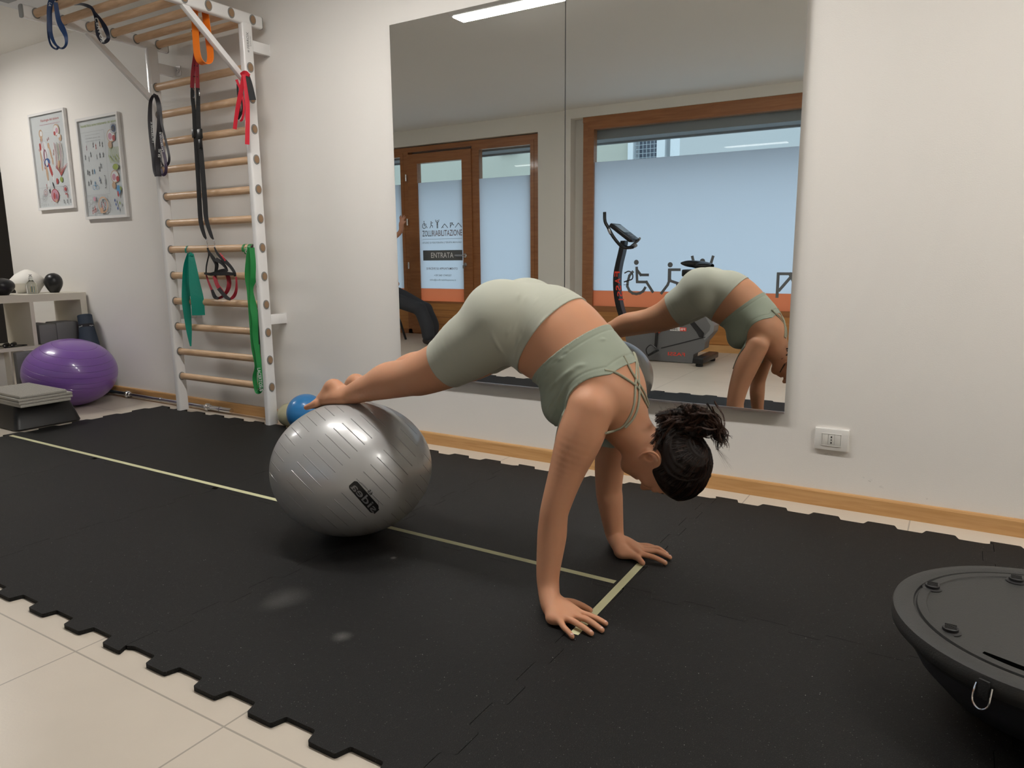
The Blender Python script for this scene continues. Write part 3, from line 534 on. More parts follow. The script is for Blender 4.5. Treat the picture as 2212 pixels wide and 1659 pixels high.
# ---------------------------------------------------------------- posters
def poster(x0,z0,x1,z1,name_lab,draw):
    t=thing('framed_poster',((x0+x1)/2,-.01,z0),name_lab,'poster'); y=-.012
    fm=MB(); w_=.018
    fm.box((x0,-.024,z0),(x0+w_,-.001,z1)).box((x1-w_,-.024,z0),(x1,-.001,z1)).box((x0+w_,-.024,z1-w_),(x1-w_,-.001,z1)).box((x0+w_,-.024,z0),(x1-w_,-.001,z0+w_)); fm.build('frame',WHITE,t)
    MB().box((x0+w_,-.010,z0+w_),(x1-w_,-.006,z1-w_)).build('print',mat('poster_paper',(.60,.61,.62),.6),t)
    art=MB(); W=x1-x0;Hh=z1-z0; cols=[mat('ink_%d'%i,c,.6) for i,c in enumerate(((.45,.07,.07),(.55,.36,.24),(.05,.10,.28),(.30,.13,.18),(.06,.06,.07),(.28,.35,.08),(.40,.40,.42),(.55,.28,.36),(.70,.70,.71),(.10,.28,.50)))]
    n_=[0]
    def PT(u,v): return np.array((x0+u*W,-.0105-.00004*n_[0],z0+v*Hh))
    def blob(u,v,ru,rv,c,rot=0.,n=14):
        n_[0]+=1; a=math.radians(rot); P=[]
        for k in range(n):
            q=2*math.pi*k/n; x,y_=ru*math.cos(q)*W,rv*math.sin(q)*Hh; P.append(PT(u,v)+np.array((x*math.cos(a)-y_*math.sin(a),0,x*math.sin(a)+y_*math.cos(a))))
        art.add(P,[tuple(range(n))],c)
    def line(pts,c,wd=.003):
        n_[0]+=1
        for p,q in zip(pts[:-1],pts[1:]):
            a=PT(*p);b=PT(*q);d=b-a;L=np.linalg.norm(d)
            if L<1e-6: continue
            d/=L;nn=np.array((-d[2],0,d[0]))*wd/2; art.add([a-nn,b-nn,b+nn,a+nn],[(0,1,2,3)],c)
    def txt(s_,u,v,wu,hv,c): n_[0]+=1; put_text(art,s_,PT(u,v),(1,0,0),(0,0,1),wu*W,hv*Hh,c)
    def ring(u,v,ru,rv,c,wd=.003): line([(u+ru*math.cos(a),v+rv*math.sin(a)) for a in np.linspace(0,2*math.pi,15)],c,wd)
    def man(u,v,h,c):
        blob(u,v+h*.42,h*.10,h*.075,c); line([(u,v+h*.36),(u,v)],c,.006); line([(u,v),(u-h*.14,v-h*.45)],c,.004); line([(u,v),(u+h*.16,v-h*.42)],c,.004); line([(u-h*.2,v+h*.1),(u,v+h*.3),(u+h*.22,v+h*.18)],c,.003)
    draw(blob,line,txt,ring,man); art.build('artwork',cols,t)
    gl=GLASS
    MB().add([(x0+w_,-.0165,z0+w_),(x1-w_,-.0165,z0+w_),(x1-w_,-.0165,z1-w_),(x0+w_,-.0165,z1-w_)],[(0,1,2,3)]).build('glazing',gl,t)
    return t
def draw1(blob,line,txt,ring,man):
    txt('Fisiologia del dolore',.56,.915,.50,.032,0); txt("Nessuno normale che accompagni scritti noi",.55,.875,.56,.016,7)
    # figure seen from behind
    blob(.27,.79,.055,.045,1); blob(.28,.79,.035,.028,8); blob(.27,.74,.03,.03,1,-10); blob(.32,.62,.10,.09,8); blob(.22,.66,.03,.04,0); blob(.21,.56,.022,.07,1,5); blob(.21,.46,.018,.05,1); blob(.45,.66,.03,.03,1); blob(.49,.58,.022,.07,1,12); blob(.52,.50,.02,.04,1)
    blob(.33,.57,.05,.06,3); blob(.34,.56,.02,.05,8); blob(.36,.49,.085,.045,2,15); blob(.35,.49,.035,.03,8); blob(.33,.38,.028,.09,1,4); blob(.44,.41,.03,.085,0,22); blob(.49,.33,.022,.03,8); blob(.47,.25,.020,.04,4,22); blob(.35,.20,.022,.032,4,8); blob(.34,.26,.022,.05,8)
    line([(.24,.74),(.28,.66),(.31,.62)],3,.005); line([(.30,.74),(.31,.67),(.34,.62)],3,.004)
    for u,v in ((.18,.63),(.20,.68),(.44,.72),(.48,.73),(.58,.60),(.57,.57),(.28,.52),(.29,.44),(.30,.47),(.60,.43),(.63,.42),(.28,.26),(.29,.23)): man(u,v,.03,0)
    # head and nerves
    blob(.72,.80,.085,.062,1); blob(.71,.80,.070,.050,8); blob(.735,.795,.035,.028,7); blob(.67,.77,.03,.022,0); blob(.80,.72,.04,.035,1); blob(.77,.74,.04,.02,8)
    for i in range(9): u=.62+.026*i; line([(u,.68-.01*(i%3)),(u+.01,.55),(.70+.02*(i-4),.42),(.72+.008*i,.36)],(0,3,1,4,5)[i%5],.004)
    for i in range(7): line([(.72,.34),(.62+.05*i,.42+.012*abs(3-i))],0,.004)
    blob(.69,.46,.03,.04,1,-20); blob(.72,.30,.04,.028,5); blob(.60,.29,.03,.03,0); man(.58,.27,.03,3)
    line([(.06,.235),(.94,.235)],6,.0015); line([(.06,.235),(.06,.03)],6,.001); line([(.94,.235),(.94,.03)],6,.001)
    ring(.24,.18,.055,.035,3,.003); ring(.24,.18,.028,.018,0,.003); ring(.19,.13,.06,.035,6,.003); ring(.18,.13,.03,.018,4,.002); ring(.10,.10,.04,.028,6,.002)
    for a in range(10): u=.50;v=.14; line([(u+.13*math.cos(a*.63),v+.085*math.sin(a*.63)),(u+.16*math.cos(a*.63),v+.10*math.sin(a*.63))],0,.002)
    blob(.50,.145,.10,.065,7); ring(.50,.145,.10,.065,0,.006); blob(.48,.14,.03,.035,0); blob(.54,.13,.025,.03,3); blob(.52,.09,.025,.02,1)
    ring(.80,.20,.05,.035,3,.004); blob(.80,.20,.03,.02,0); line([(.78,.15),(.84,.15),(.84,.11)],0,.008)
    for u in (.73,.82,.91): man(u,.075,.045,4)
    for u in (.10,.16,.22,.28): man(u,.055,.025,6)
def draw2(blob,line,txt,ring,man):
    txt('Attività fisica come trattamento del dolore',.50,.925,.86,.026,5)
    line([(.06,.86),(.62,.86),(.62,.24),(.06,.24),(.06,.86)],6,.002)
    for i,s_ in enumerate(('Attenzione prima trasferire','contribuire alcuno alla','movimenti di allungare come a poche')): txt(s_,.34,.83-.03*i,.36,.012,6)
    for u,v,c in ((.17,.71,3),(.34,.73,4),(.40,.71,0),(.50,.73,4),(.56,.72,4),(.12,.62,4),(.20,.60,6),(.26,.64,4),(.40,.61,6),(.48,.62,4),(.56,.62,4),(.14,.47,4),(.18,.46,4),(.26,.47,4),(.31,.47,9),(.44,.49,4),(.14,.36,4),(.20,.37,4),(.30,.35,9),(.42,.39,2),(.44,.37,4),(.55,.36,6),(.48,.52,4)): man(u,v,.055,c)
    ring(.27,.315,.035,.022,9,.003); ring(.34,.315,.035,.022,9,.003); line([(.54,.42),(.56,.42),(.56,.30),(.53,.30)],4,.004)
    for v,hv in ((.79,0),(.40,1)):
        blob(.79,v,.095,.062,1); blob(.79,v,.082,.052,8); blob(.77,v-.005,.045,.033,7); blob(.85,v-.025,.035,.028,0); blob(.75,v-.085,.045,.035,1,20)
    ring(.86,.855,.07,.045,6,.008); blob(.86,.855,.03,.03,4); ring(.86,.855,.045,.03,2,.005)
    for i in range(10): u=.72+.026*i; line([(u,.68),(u-.02+.006*i,.60),(u+.01,.53)],5,.004)
    for i in range(16): man(.71+.018*i,.60-.012*(i%5),.02,5)
    blob(.84,.49,.07,.03,5); ring(.84,.49,.06,.035,6,.002)
    blob(.86,.27,.045,.045,9); blob(.84,.23,.018,.03,0); blob(.91,.28,.02,.02,5)
    for u,v in ((.75,.17),(.80,.09),(.77,.13),(.86,.14)): blob(u,v,.015,.012,2 if u<.85 else 5); man(u,v,.04,2 if u<.85 else 5)
    line([(.05,.225),(.31,.225),(.31,.035),(.05,.035),(.05,.225)],6,.002); line([(.33,.225),(.60,.225),(.60,.035),(.33,.035),(.33,.225)],6,.002)
    for u,v in ((.12,.15),(.18,.17),(.24,.14),(.26,.20)): ring(u,v,.035,.025,6,.003)
    blob(.27,.20,.03,.022,7)
    for u,v in ((.21,.10),(.26,.11),(.24,.08),(.28,.09),(.20,.07)): man(u,v,.045,(0,4)[int(u*100)%2])
    ring(.47,.135,.11,.075,1,.010); ring(.47,.135,.08,.055,6,.003); blob(.42,.08,.04,.03,1)
    for u,v in ((.44,.15),(.48,.17),(.52,.14),(.46,.11),(.51,.10)): man(u,v,.045,(4,0,3)[int(u*100)%3])
    for a in range(9): line([(.47+.14*math.cos(a*.5-.4),.14+.09*math.sin(a*.5-.4)),(.47+.16*math.cos(a*.5-.4),.14+.105*math.sin(a*.5-.4))],6,.002)
poster(-6.228,1.395,-5.712,2.11,'left white-framed pain poster with a walking figure seen from behind',draw1)
poster(-5.570,1.305,-5.040,2.012,'right white-framed poster with a green heading and rows of small exercising figures',draw2)
# ceiling air conditioner over the pull-up frame
t=thing('air_conditioner',(-4.7,-.6,2.43),'pale ceiling air conditioner with a dark louvre slot, at the top left corner','air conditioner')
MB().box((-5.01,-1.25,2.50),(-4.1,-.52,2.599),0,.02).build('casing',mat('ac_plastic',(.62,.64,.66),.4),t)
MB().box((-4.90,-.80,2.494),(-4.2,-.70,2.502)).build('louvre_slot',BLKP,t); MB().box((-4.86,-.79,2.490),(-4.2,-.765,2.497)).build('louvre',mat('ac_plastic',(.6,.6,.6)),t)
# ---------------------------------------------------------------- open shelf
LAM=mat('cream_laminate',(.66,.62,.53),.42); LAMW=mat('white_panel',(.66,.64,.60),.5)
XS=-5.70; XB=-6.09
sh=thing('open_shelf',(-5.9,-.75,0),'low cream open shelf unit standing square to the wall','shelf')
MB().box((XB,-1.49,.715),(XS,-.012,.768)).build('top_board',LAM,sh)
for y0,y1 in ((-.058,-.012),(-1.49,-1.445)): MB().box((XB,y0,0),(XS,y1,.715)).build('side_panel',LAM,sh)
for y0 in (-.416,-.79): MB().box((XB,y0,.40),(XS,y0+.026,.715)).build('divider',LAM,sh)
MB().box((XB,-1.445,.374),(XS,-.058,.40)).build('middle_board',LAM,sh); MB().box((XB,-1.445,.0),(XS,-.058,.04)).build('bottom_board',LAM,sh)
MB().box((XB,-.588,.04),(XS,-.576,.374)).build('divider',LAM,sh); MB().box((XB+.3,-1.0,.04),(XB+.31,-.588,.374)).build('back_panel',LAMW,sh)
GF=mat('grey_foam',(.19,.19,.19),.7,bump=.1,bscale=200)
o=MB().box((-5.697,-.570,.0),(-5.645,-.33,.372),0,.012).build('foam_block',GF,None,(-5.67,-.45,0)); tagit(o,'grey foam block standing on the floor in front of the shelf','foam block')
o=MB().box((-5.99,-.36,.401),(-5.73,-.235,.545),0,.012).build('foam_block',GF,None,(-5.86,-.3,.4)); tagit(o,'tall dark grey block on the middle board behind the purple ball','foam block')
o=MB().box((-5.90,-.235,.401),(-5.735,-.075,.552),0,.010).build('foam_block',GF,None,(-5.8,-.15,.4)); tagit(o,'wider grey block at the right end of the middle board','foam block')
# bottle, black egg-shaped objects, lamp shade
def onshelf(px,py,x): p=at(px,py,0,x); return p
GL2=mat('bottle_glass',(.92,.95,.95),.03,trans=1.,ior=1.3)
x_=-5.80; p=onshelf(70,633,x_); bo=thing('swing_top_bottle',(p[0],p[1],.768),'clear glass swing-top bottle with a printed label on the shelf','bottle')
MB().lathe([(.034,0),(.037,.006),(.037,.062),(.033,.078),(.018,.092),(.013,.098),(.013,.112),(.0155,.114),(.0155,.118)],(p[0],p[1],.7685),28).build('glass_body',GL2,bo)
MB().lathe([(.010,.118),(.012,.122),(.010,.130),(.004,.134),(.011,.138),(.011,.141)],(p[0],p[1],.7685),18).build('stopper',mat('clear_stopper',(.85,.87,.87),.1,trans=.8),bo)
g=MB(); 
for k in range(9):
    a=math.radians(-38+k*5); P=[]
    a2=math.radians(-38+(k+1)*5)
    g.add([(p[0]+.0376*math.cos(q),p[1]+.0376*math.sin(q),.7685+z) for q,z in ((a,.014),(a2,.014),(a2,.055),(a,.055))],[(0,1,2,3)],(0,1,2,1,0,3,1,2,0)[k])
g.build('printed_label',[mat('lab0',(.55,.42,.12),.5),mat('lab1',(.05,.06,.08),.5),mat('lab2',(.25,.42,.50),.5),mat('lab3',(.65,.66,.62),.5)],bo)
def eggpx(px0,px1,py0,py1,x,name,label,cat,groove=False):
    a=at(px0,(py0+py1)/2,0,x);b=at(px1,(py0+py1)/2,0,x); c=(a+b)/2; c=at((px0+px1)/2,py1,0,x); k=((c-CAM)@FW)/Q[0]; r=(px1-px0)*k/2; h=(py1-py0)*k/1.0
    t=thing(name,(c[0],c[1],.768),label,cat); n=26; V=MB(); pf=[(r*.50,0),(r*.54,.006)]
    pf+=[(r*(.54+.46*math.sin(min(1,u*2.)*math.pi/2)) if u<.5 else r*math.sqrt(max(0,1-((u-.5)/.5)**2.2)),.006+(h-.006)*u) for u in np.linspace(.05,.99,16)]
    V.lathe(pf,(c[0],c[1],.7685),n)
    V.build('shell',BLKP,t); 
    return t,c,r,h
e1=eggpx(101,136,592,634,-5.86,'speaker','shiny black egg-shaped speaker at the right end of the shelf top','speaker')
MB().tube(catmull([e1[1]+np.array((e1[2]*.72*s_,-e1[2]*.2,e1[3]*q)) for s_,q in ((.2,1.02),(.5,.92),(.75,.70),(.72,.45),(.5,.2))],3),.0012,6).build('seam',GREYC,e1[0])
e2=eggpx(-22,30,600,637,-5.80,'speaker','dull black rounded speaker at the left edge of the photo','speaker')
p=at(50,634,0,-6.0); sh_=thing('table_lamp',(-6.0,p[1],.768),'white cone table lamp behind the bottle on the shelf','lamp')
k=((p-CAM)@FW)/Q[0]
MB().lathe([(20*k,.002),(25*k,.03),(34*k,.075),(33*k,.10),(22*k,.14),(10*k,.165),(3*k,.175)],(-6.0,p[1]+.04,.768),32).build('shade',mat('lamp_paper',(.72,.70,.65),.7),sh_)
# thin cord behind, jump rope on the middle board
c_=mat('grey_cord',(.25,.25,.25),.5)
g=MB().tube(catmull([(-6.12,-.20,.70),(-6.12,-.215,.66),(-6.12,-.208,.62),(-6.12,-.226,.58),(-6.12,-.23,.53),(-6.12,-.22,.47),(-6.12,-.215,.41)],4),.0016,6); tagit(g.build('power_cord',c_,None,(-6.12,-.2,.55)),'thin grey cord hanging behind the open shelf','cord')
jr=thing('skipping_rope',(-5.76,-.6,.40),'black skipping rope with two handles lying on the middle board','skipping rope')
for (a,b) in (((10,748),(27,738)),((26,748),(40,740))):
    A=Z(*a,.418);B=Z(*b,.418); d=B-A; d/=np.linalg.norm(d); n=np.cross(d,(0,0,1)); A=np.array((-5.73,at(a[0],a[1],0,-5.73)[1],.4165)); B=A+np.array((-.10,.065,0)); d=(B-A)/np.linalg.norm(B-A); n=np.cross(d,(0,0,1))
    MB().lathe([(.011,0),(.0155,.01),(.0155,.10),(.012,.118),(.006,.12)],A,18,0,(n,np.cross(d,n),d)).lathe([(.004,-.0015),(.004,0)],A,12,1,(n,np.cross(d,n),d)).build('handle',[BLKP,CHR],jr)
MB().tube(catmull([(-5.72,-.60,.4035),(-5.74,-.50,.4035),(-5.76,-.44,.4035),(-5.80,-.445,.4035),(-5.86,-.52,.4035),(-5.84,-.62,.4035),(-5.78,-.66,.4035)],5),.003,8).build('rope',BLKW,jr)
g=MB().obox((-6.42,-.62,.32),((.13,-.10,.985),(0,1,.1),(1,0,-.13)),(.33,.06,.025),0,.02); tagit(g.build('folded_stand',BLKW,None,(-6.4,-.62,0)),'black folded stand leaning behind the shelf at the left edge','stand')
# rolled exercise mat leaning in the corner
rm=thing('rolled_mat',(-5.50,-.11,0),'rolled navy exercise mat leaning against the wall behind the purple ball','exercise mat')
A=np.array((-5.50,-.115,.012)); B=np.array((-5.632,-.075,.600)); d=(B-A)/np.linalg.norm(B-A); n1=np.cross(d,(0,1,0)); n1/=np.linalg.norm(n1); n2=np.cross(d,n1); L=np.linalg.norm(B-A)
NV=mat('navy_foam',(.028,.042,.065),.65,bump=.1,bscale=90)
MB().lathe([(.090,0),(.092,.01),(.085,.25),(.060,.45),(.051,.52),(.050,L-.003),(.046,L)],A,30,0,(n1,n2,d)).build('mat_roll',NV,rm)
sp=[]; 
for k in range(40): a=k*.42; r=.008+k*.00095; sp.append(B+d*.001+n1*r*math.cos(a)+n2*r*math.sin(a))
MB().tube(sp,.0012,5).build('spiral_edge',mat('navy_dark',(.012,.018,.03),.7),rm)
sb=MB().lathe([(.0525,L-.105),(.0525,L-.073)],A,30,0,(n1,n2,d)).build('strap_band',BLKW,rm)
g=MB()
_vc=CAM-B; _ac=math.atan2(_vc@n2,_vc@n1)
for a0 in (_ac-.85,_ac+.75):
    def fn(x,y,a0=a0): q=a0-x/.053; return A+d*(L-.089+y)+(n1*math.cos(q)+n2*math.sin(q))*.0532
    put_text(g,'Pergya',None if False else (0,0,0),(1,0,0),(0,0,1),.036,.012,0,None,fn)
g.build('lettering',PRINTW,sb)
# barbell bar on the floor along the skirting
bar=thing('barbell_bar',(-4.8,-.045,0),'chrome barbell bar lying on the floor along the skirting','barbell bar')
A=Z(238,849,.016); B=Z(510,889,.016); A[2]=B[2]=.026; A[1]=-.05; B[1]=-.062; d=(B-A)/np.linalg.norm(B-A); n=np.cross(d,(0,0,1)); L=np.linalg.norm(B-A)
DM=mat('brushed_steel',(.40,.40,.42),.3,1.)
def ux(px,py): return (Z(px,py,.02)-A)@d
a1,a2=ux(300,859),ux(455,882); c1,c2=ux(279,853),ux(451,881)
MB().lathe([(.0125,c1-.02),(.0125,c2)],A,18,0,(n,np.cross(d,n),d)).build('shaft',DM,bar)
for q0,q1,f in ((0,c1,0),(c2+.02,L,1)): MB().lathe([(.0150,q0),(.0168,q0+.006),(.0168,q1)],A,20,0,(n,np.cross(d,n),d)).build('sleeve',CHR,bar)
for q in (c1,c2): MB().lathe([(.020,q-.012),(.026,q-.008),(.026,q+.010),(.019,q+.014),(.019,q+.035),(.016,q+.037)],A,22,0,(n,np.cross(d,n),d)).build('collar',CHR,bar)
MB().lathe([(.0168,c2+.13),(.018,c2+.132),(.018,c2+.14),(.0168,c2+.142)],A,20,0,(n,np.cross(d,n),d)).lathe([(.0135,c1+.40),(.0155,c1+.403),(.0155,c1+.42),(.0135,c1+.423)],A,20,0,(n,np.cross(d,n),d)).build('ring',DM,bar)
# ---------------------------------------------------------------- step platform and balance pads at left
sp_=thing('step_platform',(-5.0,-.8,0),'black moulded step platform under the stacked grey pads','step platform')
a=Z(35,934,0);b=Z(176,908,0); ex=b-a; 
ey=Z(0,925,0)-a; u=ex/np.linalg.norm(ex); v=np.array((-u[1],u[0],0)); v=v if v@ey>0 else -v
Lx=np.linalg.norm(ex); base=[a,a+u*Lx,a+u*Lx+v*.60,a+v*.60]
def frust(mb,P,z0,z1,ins,mi=0,r=.03):
    c=sum(P)/4; rings=[]
    def rr(P,r):
        o=[]
        for i in range(4):
            p=P[i];A_=P[i-1]-p;B_=P[(i+1)%4]-p;A_/=np.linalg.norm(A_);B_/=np.linalg.norm(B_)
            for t in np.linspace(0,1,5): o.append(p+(A_*r*(1-t)**2+B_*r*t**2))
        return o
    def insd(P,i_): return [p+((c-p)/np.linalg.norm(c-p))*i_*1.41 for p in P]
    pr=[(z0,0),(z0+.008,-.004),(z1-.02,ins),(z1-.006,ins+.006),(z1,ins+.02)]
    V=[];F=[];n=20
    for z,i_ in pr: 
        for q in rr(insd(P,i_),r): V.append((q[0],q[1],z))
    for j in range(len(pr)-1):
        for k in range(n): F.append((j*n+k,j*n+(k+1)%n,(j+1)*n+(k+1)%n,(j+1)*n+k))
    F.append(tuple((len(pr)-1)*n+k for k in range(n))); F.append(tuple(range(n))[::-1]); return mb.add(V,F,mi,True)
frust(MB(),base,.004,.150,.035).build('body',mat('step_plastic',(.013,.013,.014),.42),sp_)
PAD=mat('pad_foam',(.40,.385,.345),.75,bump=.35,bscale=120,var=.12,vscale=90)
# pads: four stacked slabs
zc=.151
PADS=[((45,881),(153,865),.0175),((45,870),(160,851),.0175),((46,860),(160,841),.0175),((46,849),(152,832),.0165)]
A0=Z(45,882,.151)
for k,(pa,pb,th) in enumerate(PADS):
    z=.1510+sum(p[2]+.0006 for p in PADS[:k]); A=Z(pa[0],pa[1],z); 
    off=(0,.012,.010,-.012)[k]; A=A0+u*(-.008 if k in (1,2) else 0); Lp=.285+(.02 if k in (1,2) else 0)-(.02 if k==3 else 0); Wp=.50
    g=MB().obox(A+u*Lp/2+v*Wp/2+np.array((0,0,th/2+z-A[2])),(u,v,(0,0,1)),(Lp/2,Wp/2,th/2-.0003),0,.004)
    o=g.build('foam_pad',PAD,None,tuple(A+u*Lp/2+v*Wp/2)); tagit(o,['grey foam pad lowest of the stack, resting on the black step','second grey foam pad from the bottom of the stack','third grey foam pad from the bottom, just under the top one','ribbed grey foam pad on top of the stack'][k],'foam pad','foam pads stacked on the step')
    if k==3:
        g=MB()
        for i in range(24): g.obox(A+u*(Lp*(i+.5)/24)+v*Wp/2+np.array((0,0,z-A[2]+th)),(u,v,(0,0,1)),(Lp/24*.34,Wp/2-.01,.0008))
        g.build('ribs',PAD,o)
# ---------------------------------------------------------------- balls
def ball(name,c,a,b,axis,col,label,rough,pitch=34.,coat=.3,depth=1.,mod=None):
    m=mat(name+'_'+label[:5],col,rough,coat=coat,spec=.5); t=m.node_tree; bs=t.nodes['Principled BSDF']
    ax=np.array(axis,float);ax/=np.linalg.norm(ax); g=nd(t,'ShaderNodeNewGeometry'); dp=nd(t,'ShaderNodeVectorMath'); dp.operation='DOT_PRODUCT'; dp.inputs[1].default_value=tuple(ax); t.links.new(g.outputs['Position'],dp.inputs[0])
    h=math_(t,'MULTIPLY',math_(t,'SUBTRACT',dp.outputs['Value'],float(np.array(c)@ax)-5.),pitch); f=math_(t,'ABSOLUTE',math_(t,'SUBTRACT',math_(t,'FRACT',h),.5))
    ln=math_(t,'SMOOTH_MIN' if False else 'MULTIPLY',math_(t,'MAXIMUM',math_(t,'SUBTRACT',.045,f),0.),22.)
    # no ribs close to the poles
    far=math_(t,'LESS_THAN',math_(t,'ABSOLUTE',math_(t,'SUBTRACT',dp.outputs['Value'],float(np.array(c)@ax))),a*.86)
    ln=math_(t,'MULTIPLY',ln,far)
    if mod is not None: ln=mod(t,g,ln,c,ax)
    bp=nd(t,'ShaderNodeBump'); bp.inputs['Strength'].default_value=depth; bp.inputs['Distance'].default_value=.0022; t.links.new(ln,bp.inputs['Height']); bp.invert=name!='silver'; t.links.new(bp.outputs[0],bs.inputs['Normal']); t.links.new(bp.outputs[0],bs.inputs['Coat Normal'])
    return m
def dashes(t,g,ln,c,ax):
    # ribs broken into long dashes round the axis
    e1=np.cross(ax,(0,0,1));e1/=np.linalg.norm(e1);e2=np.cross(ax,e1); o=[]
    for e in(e1,e2):
        d=nd(t,'ShaderNodeVectorMath'); d.operation='DOT_PRODUCT'; d.inputs[1].default_value=tuple(e); t.links.new(g.outputs['Position'],d.inputs[0]); o.append(math_(t,'SUBTRACT',d.outputs['Value'],float(np.array(c)@e)))
    an=math_(t,'ARCTAN2',o[0],o[1]); k=math_(t,'GREATER_THAN',math_(t,'SINE',math_(t,'MULTIPLY',an,9.)),-.55); return math_(t,'MULTIPLY',ln,k)
GB=np.array((-1.844,-1.186,.012+.241)); BA,BC=.289,.241
_v=GB-CAM; _v/=np.linalg.norm(_v); _r=np.cross(_v,(0,0,1)); _r/=np.linalg.norm(_r); axg=_r*.75+np.cross(_r,_v)*.66
SILV=ball('silver',GB,BA,BC,axg,(.40,.40,.395),'silver',.36,31.,.45,1.,dashes); _b=SILV.node_tree.nodes['Principled BSDF']; _b.inputs['Metallic'].default_value=.25; _b.inputs['Coat Roughness'].default_value=.14
gbt=thing('exercise_ball',(GB[0],GB[1],.012),'big shiny silver exercise ball under the woman\'s feet','exercise ball')
MB().ell(GB,(BA,BA,BC),96).build('ball_shell',SILV,gbt)
def on_ball(px,py,lift=.0008):
    v=FW*Q[0]+RT*(px-1106)-UP*(py-829.5); S_=np.array((BA,BA,BC)); o=(CAM-GB)/S_; d=v/S_; A_=d@d;B_=2*o@d;C_=o@o-1; t=(-B_-math.sqrt(max(B_*B_-4*A_*C_,0)))/(2*A_); p=CAM+v*t; n=(p-GB)/S_**2; n/=np.linalg.norm(n); return p+n*lift
# logo: dark plate with grey letters, upside down along the rib direction
g=MB(); a_=math.radians(48.5); ux2=np.array((-math.cos(a_),-math.sin(a_))); uy2=np.array((-ux2[1],ux2[0])); uy2=-uy2 if uy2[1]<0 else uy2; c2=np.array((787.,1074.5))
def lg(x,y,l=.0008): q=c2+ux2*x+uy2*y; return on_ball(q[0],q[1],l)
NX=28; V=[];F=[]
for i in range(NX+1):
    x=-41+82*i/NX; hh=11.5 if 2<i<NX-1 else (10 if i in(2,NX-1) else 7)
    for y in (-hh,-hh/2,0,hh/2,hh): V.append(lg(x,y))
for i in range(NX):
    for k in range(4): F.append((i*5+k,(i+1)*5+k,(i+1)*5+k+1,i*5+k+1))
g.add(V,F,0,True); put_text(g,'sidea',None or (0,0,0),X,Zv,74,17,1,None,lambda x,y: lg(x,-y,.0016)); g2=MB(); put_text(g,'65',(0,0,0),X,Zv,11,8,0,None,lambda x,y: lg(x,-y-17,.0012))
for s_ in(-1,1):
    pts=[lg(s_*(8+3*i),-17+ (0 if i<7 else (i-6)*2),.001) for i in range(9)]; g.tube(pts,.0004,4,0)
g.build('logo_print',[mat('logo_black',(.008,.008,.009),.35),mat('logo_grey',(.16,.16,.165),.3)],gbt)
# purple ball
PB=np.array((-5.27,-.405,0)); pr_=90*((PB-CAM)@FW)/Q[0]; PB[2]=pr_*.80
axp=UP*.93+RT*.22-FW*.28
m=ball('purple',PB,pr_,pr_,axp,(.21,.10,.38),'purple',.30,26.,.4,1.)
t=thing('exercise_ball',(PB[0],PB[1],0),'purple exercise ball on the floor in front of the shelf','exercise ball'); MB().ell(PB,(pr_,pr_,pr_*.80),72).build('ball_shell',m,t)
# small balls behind the silver one
BLUE=mat('blue_rubber',(.03,.20,.48),.3,coat=.3); PEARL=mat('pearl_rubber',(.45,.42,.27),.18,coat=.6)
c=at(661,891,1,-.14); r=41*((c-CAM)@FW)/Q[0]; c[2]=r; tagit(MB().ell(c,(r,r,r),48).build('soft_ball',BLUE,None,(c[0],c[1],0)),'small blue soft ball behind the silver ball by the skirting','ball')
c=at(625,906,1,-.095); r=25*((c-CAM)@FW)/Q[0]; c[2]=r; tagit(MB().ell(c,(r,r,r),40).build('soft_ball',PEARL,None,(c[0],c[1],0)),'small pearly yellow ball between wall bars and blue ball','ball')
# ---------------------------------------------------------------- balance dome, flat side up
c0=np.array((.242,-1.232,0.)); RR=.323; ZT=.222
bs=thing('balance_trainer',(c0[0],c0[1],TH),'black half-ball balance trainer lying flat side up at the right edge','balance trainer')
R_=RR; pf=[(.002,TH+.001),(.06,TH+.001),(.14,TH+.012),(.215,TH+.045),(.262,TH+.095),(.287,TH+.14),(.294,TH+.175)]
DOME=mat('dome_rubber',(.022,.022,.026),.40,spec=.4); DISC=mat('disc_plastic',(.030,.030,.029),.55,bump=.15,bscale=300)
MB().lathe(pf,(c0[0],c0[1],0),72).build('dome',DOME,bs)
MB().lathe([(.27,ZT-.06),(.296,ZT-.062),(.300,ZT-.05),(.28,ZT-.045)],(c0[0],c0[1],0),72).build('rubber_lip',BLACK,bs)
pd=[(.26,ZT-.05),(.308,ZT-.048),(.320,ZT-.036),(.323,ZT-.018),(.319,ZT-.005),(.310,ZT),(.288,ZT+.001),(.278,ZT-.002),(.276,ZT-.007),(.272,ZT-.007),(.270,ZT-.001),(.252,ZT-.001),(.250,ZT-.004),(.04,ZT-.005),(.001,ZT-.005)]
dc=MB().lathe(pd,(c0[0],c0[1],0),96).build('platform',DISC,bs)
for px,py in ((2014,1268),(2053,1361),(2195,1253)):
    p=Z(px,py,ZT); g=MB().lathe([(.021,0),(.021,.003),(.0155,.005),(.0155,.011),(.013,.013),(.001,.013)],(p[0],p[1],ZT-.005),24)
    for k in range(-2,3): g.box((p[0]-.011,p[1]+k*.0048-.0009,ZT+.0078),(p[0]+.011,p[1]+k*.0048+.0009,ZT+.0092))
    g.build('rubber_foot',BLACK,dc)
a=Z(2122,1407,ZT);b=Z(2240,1452,ZT); d=b-a;L=np.linalg.norm(d);d/=L;n=np.array((-d[1],d[0],0)); MB().obox((a+b)/2+np.array((0,0,-.0042)),(d,n,(0,0,1)),(L/2,.010,.0012),0,.001).build('handle_slot',mat('slot_black',(.001,.001,.001),.9,spec=0.),dc)
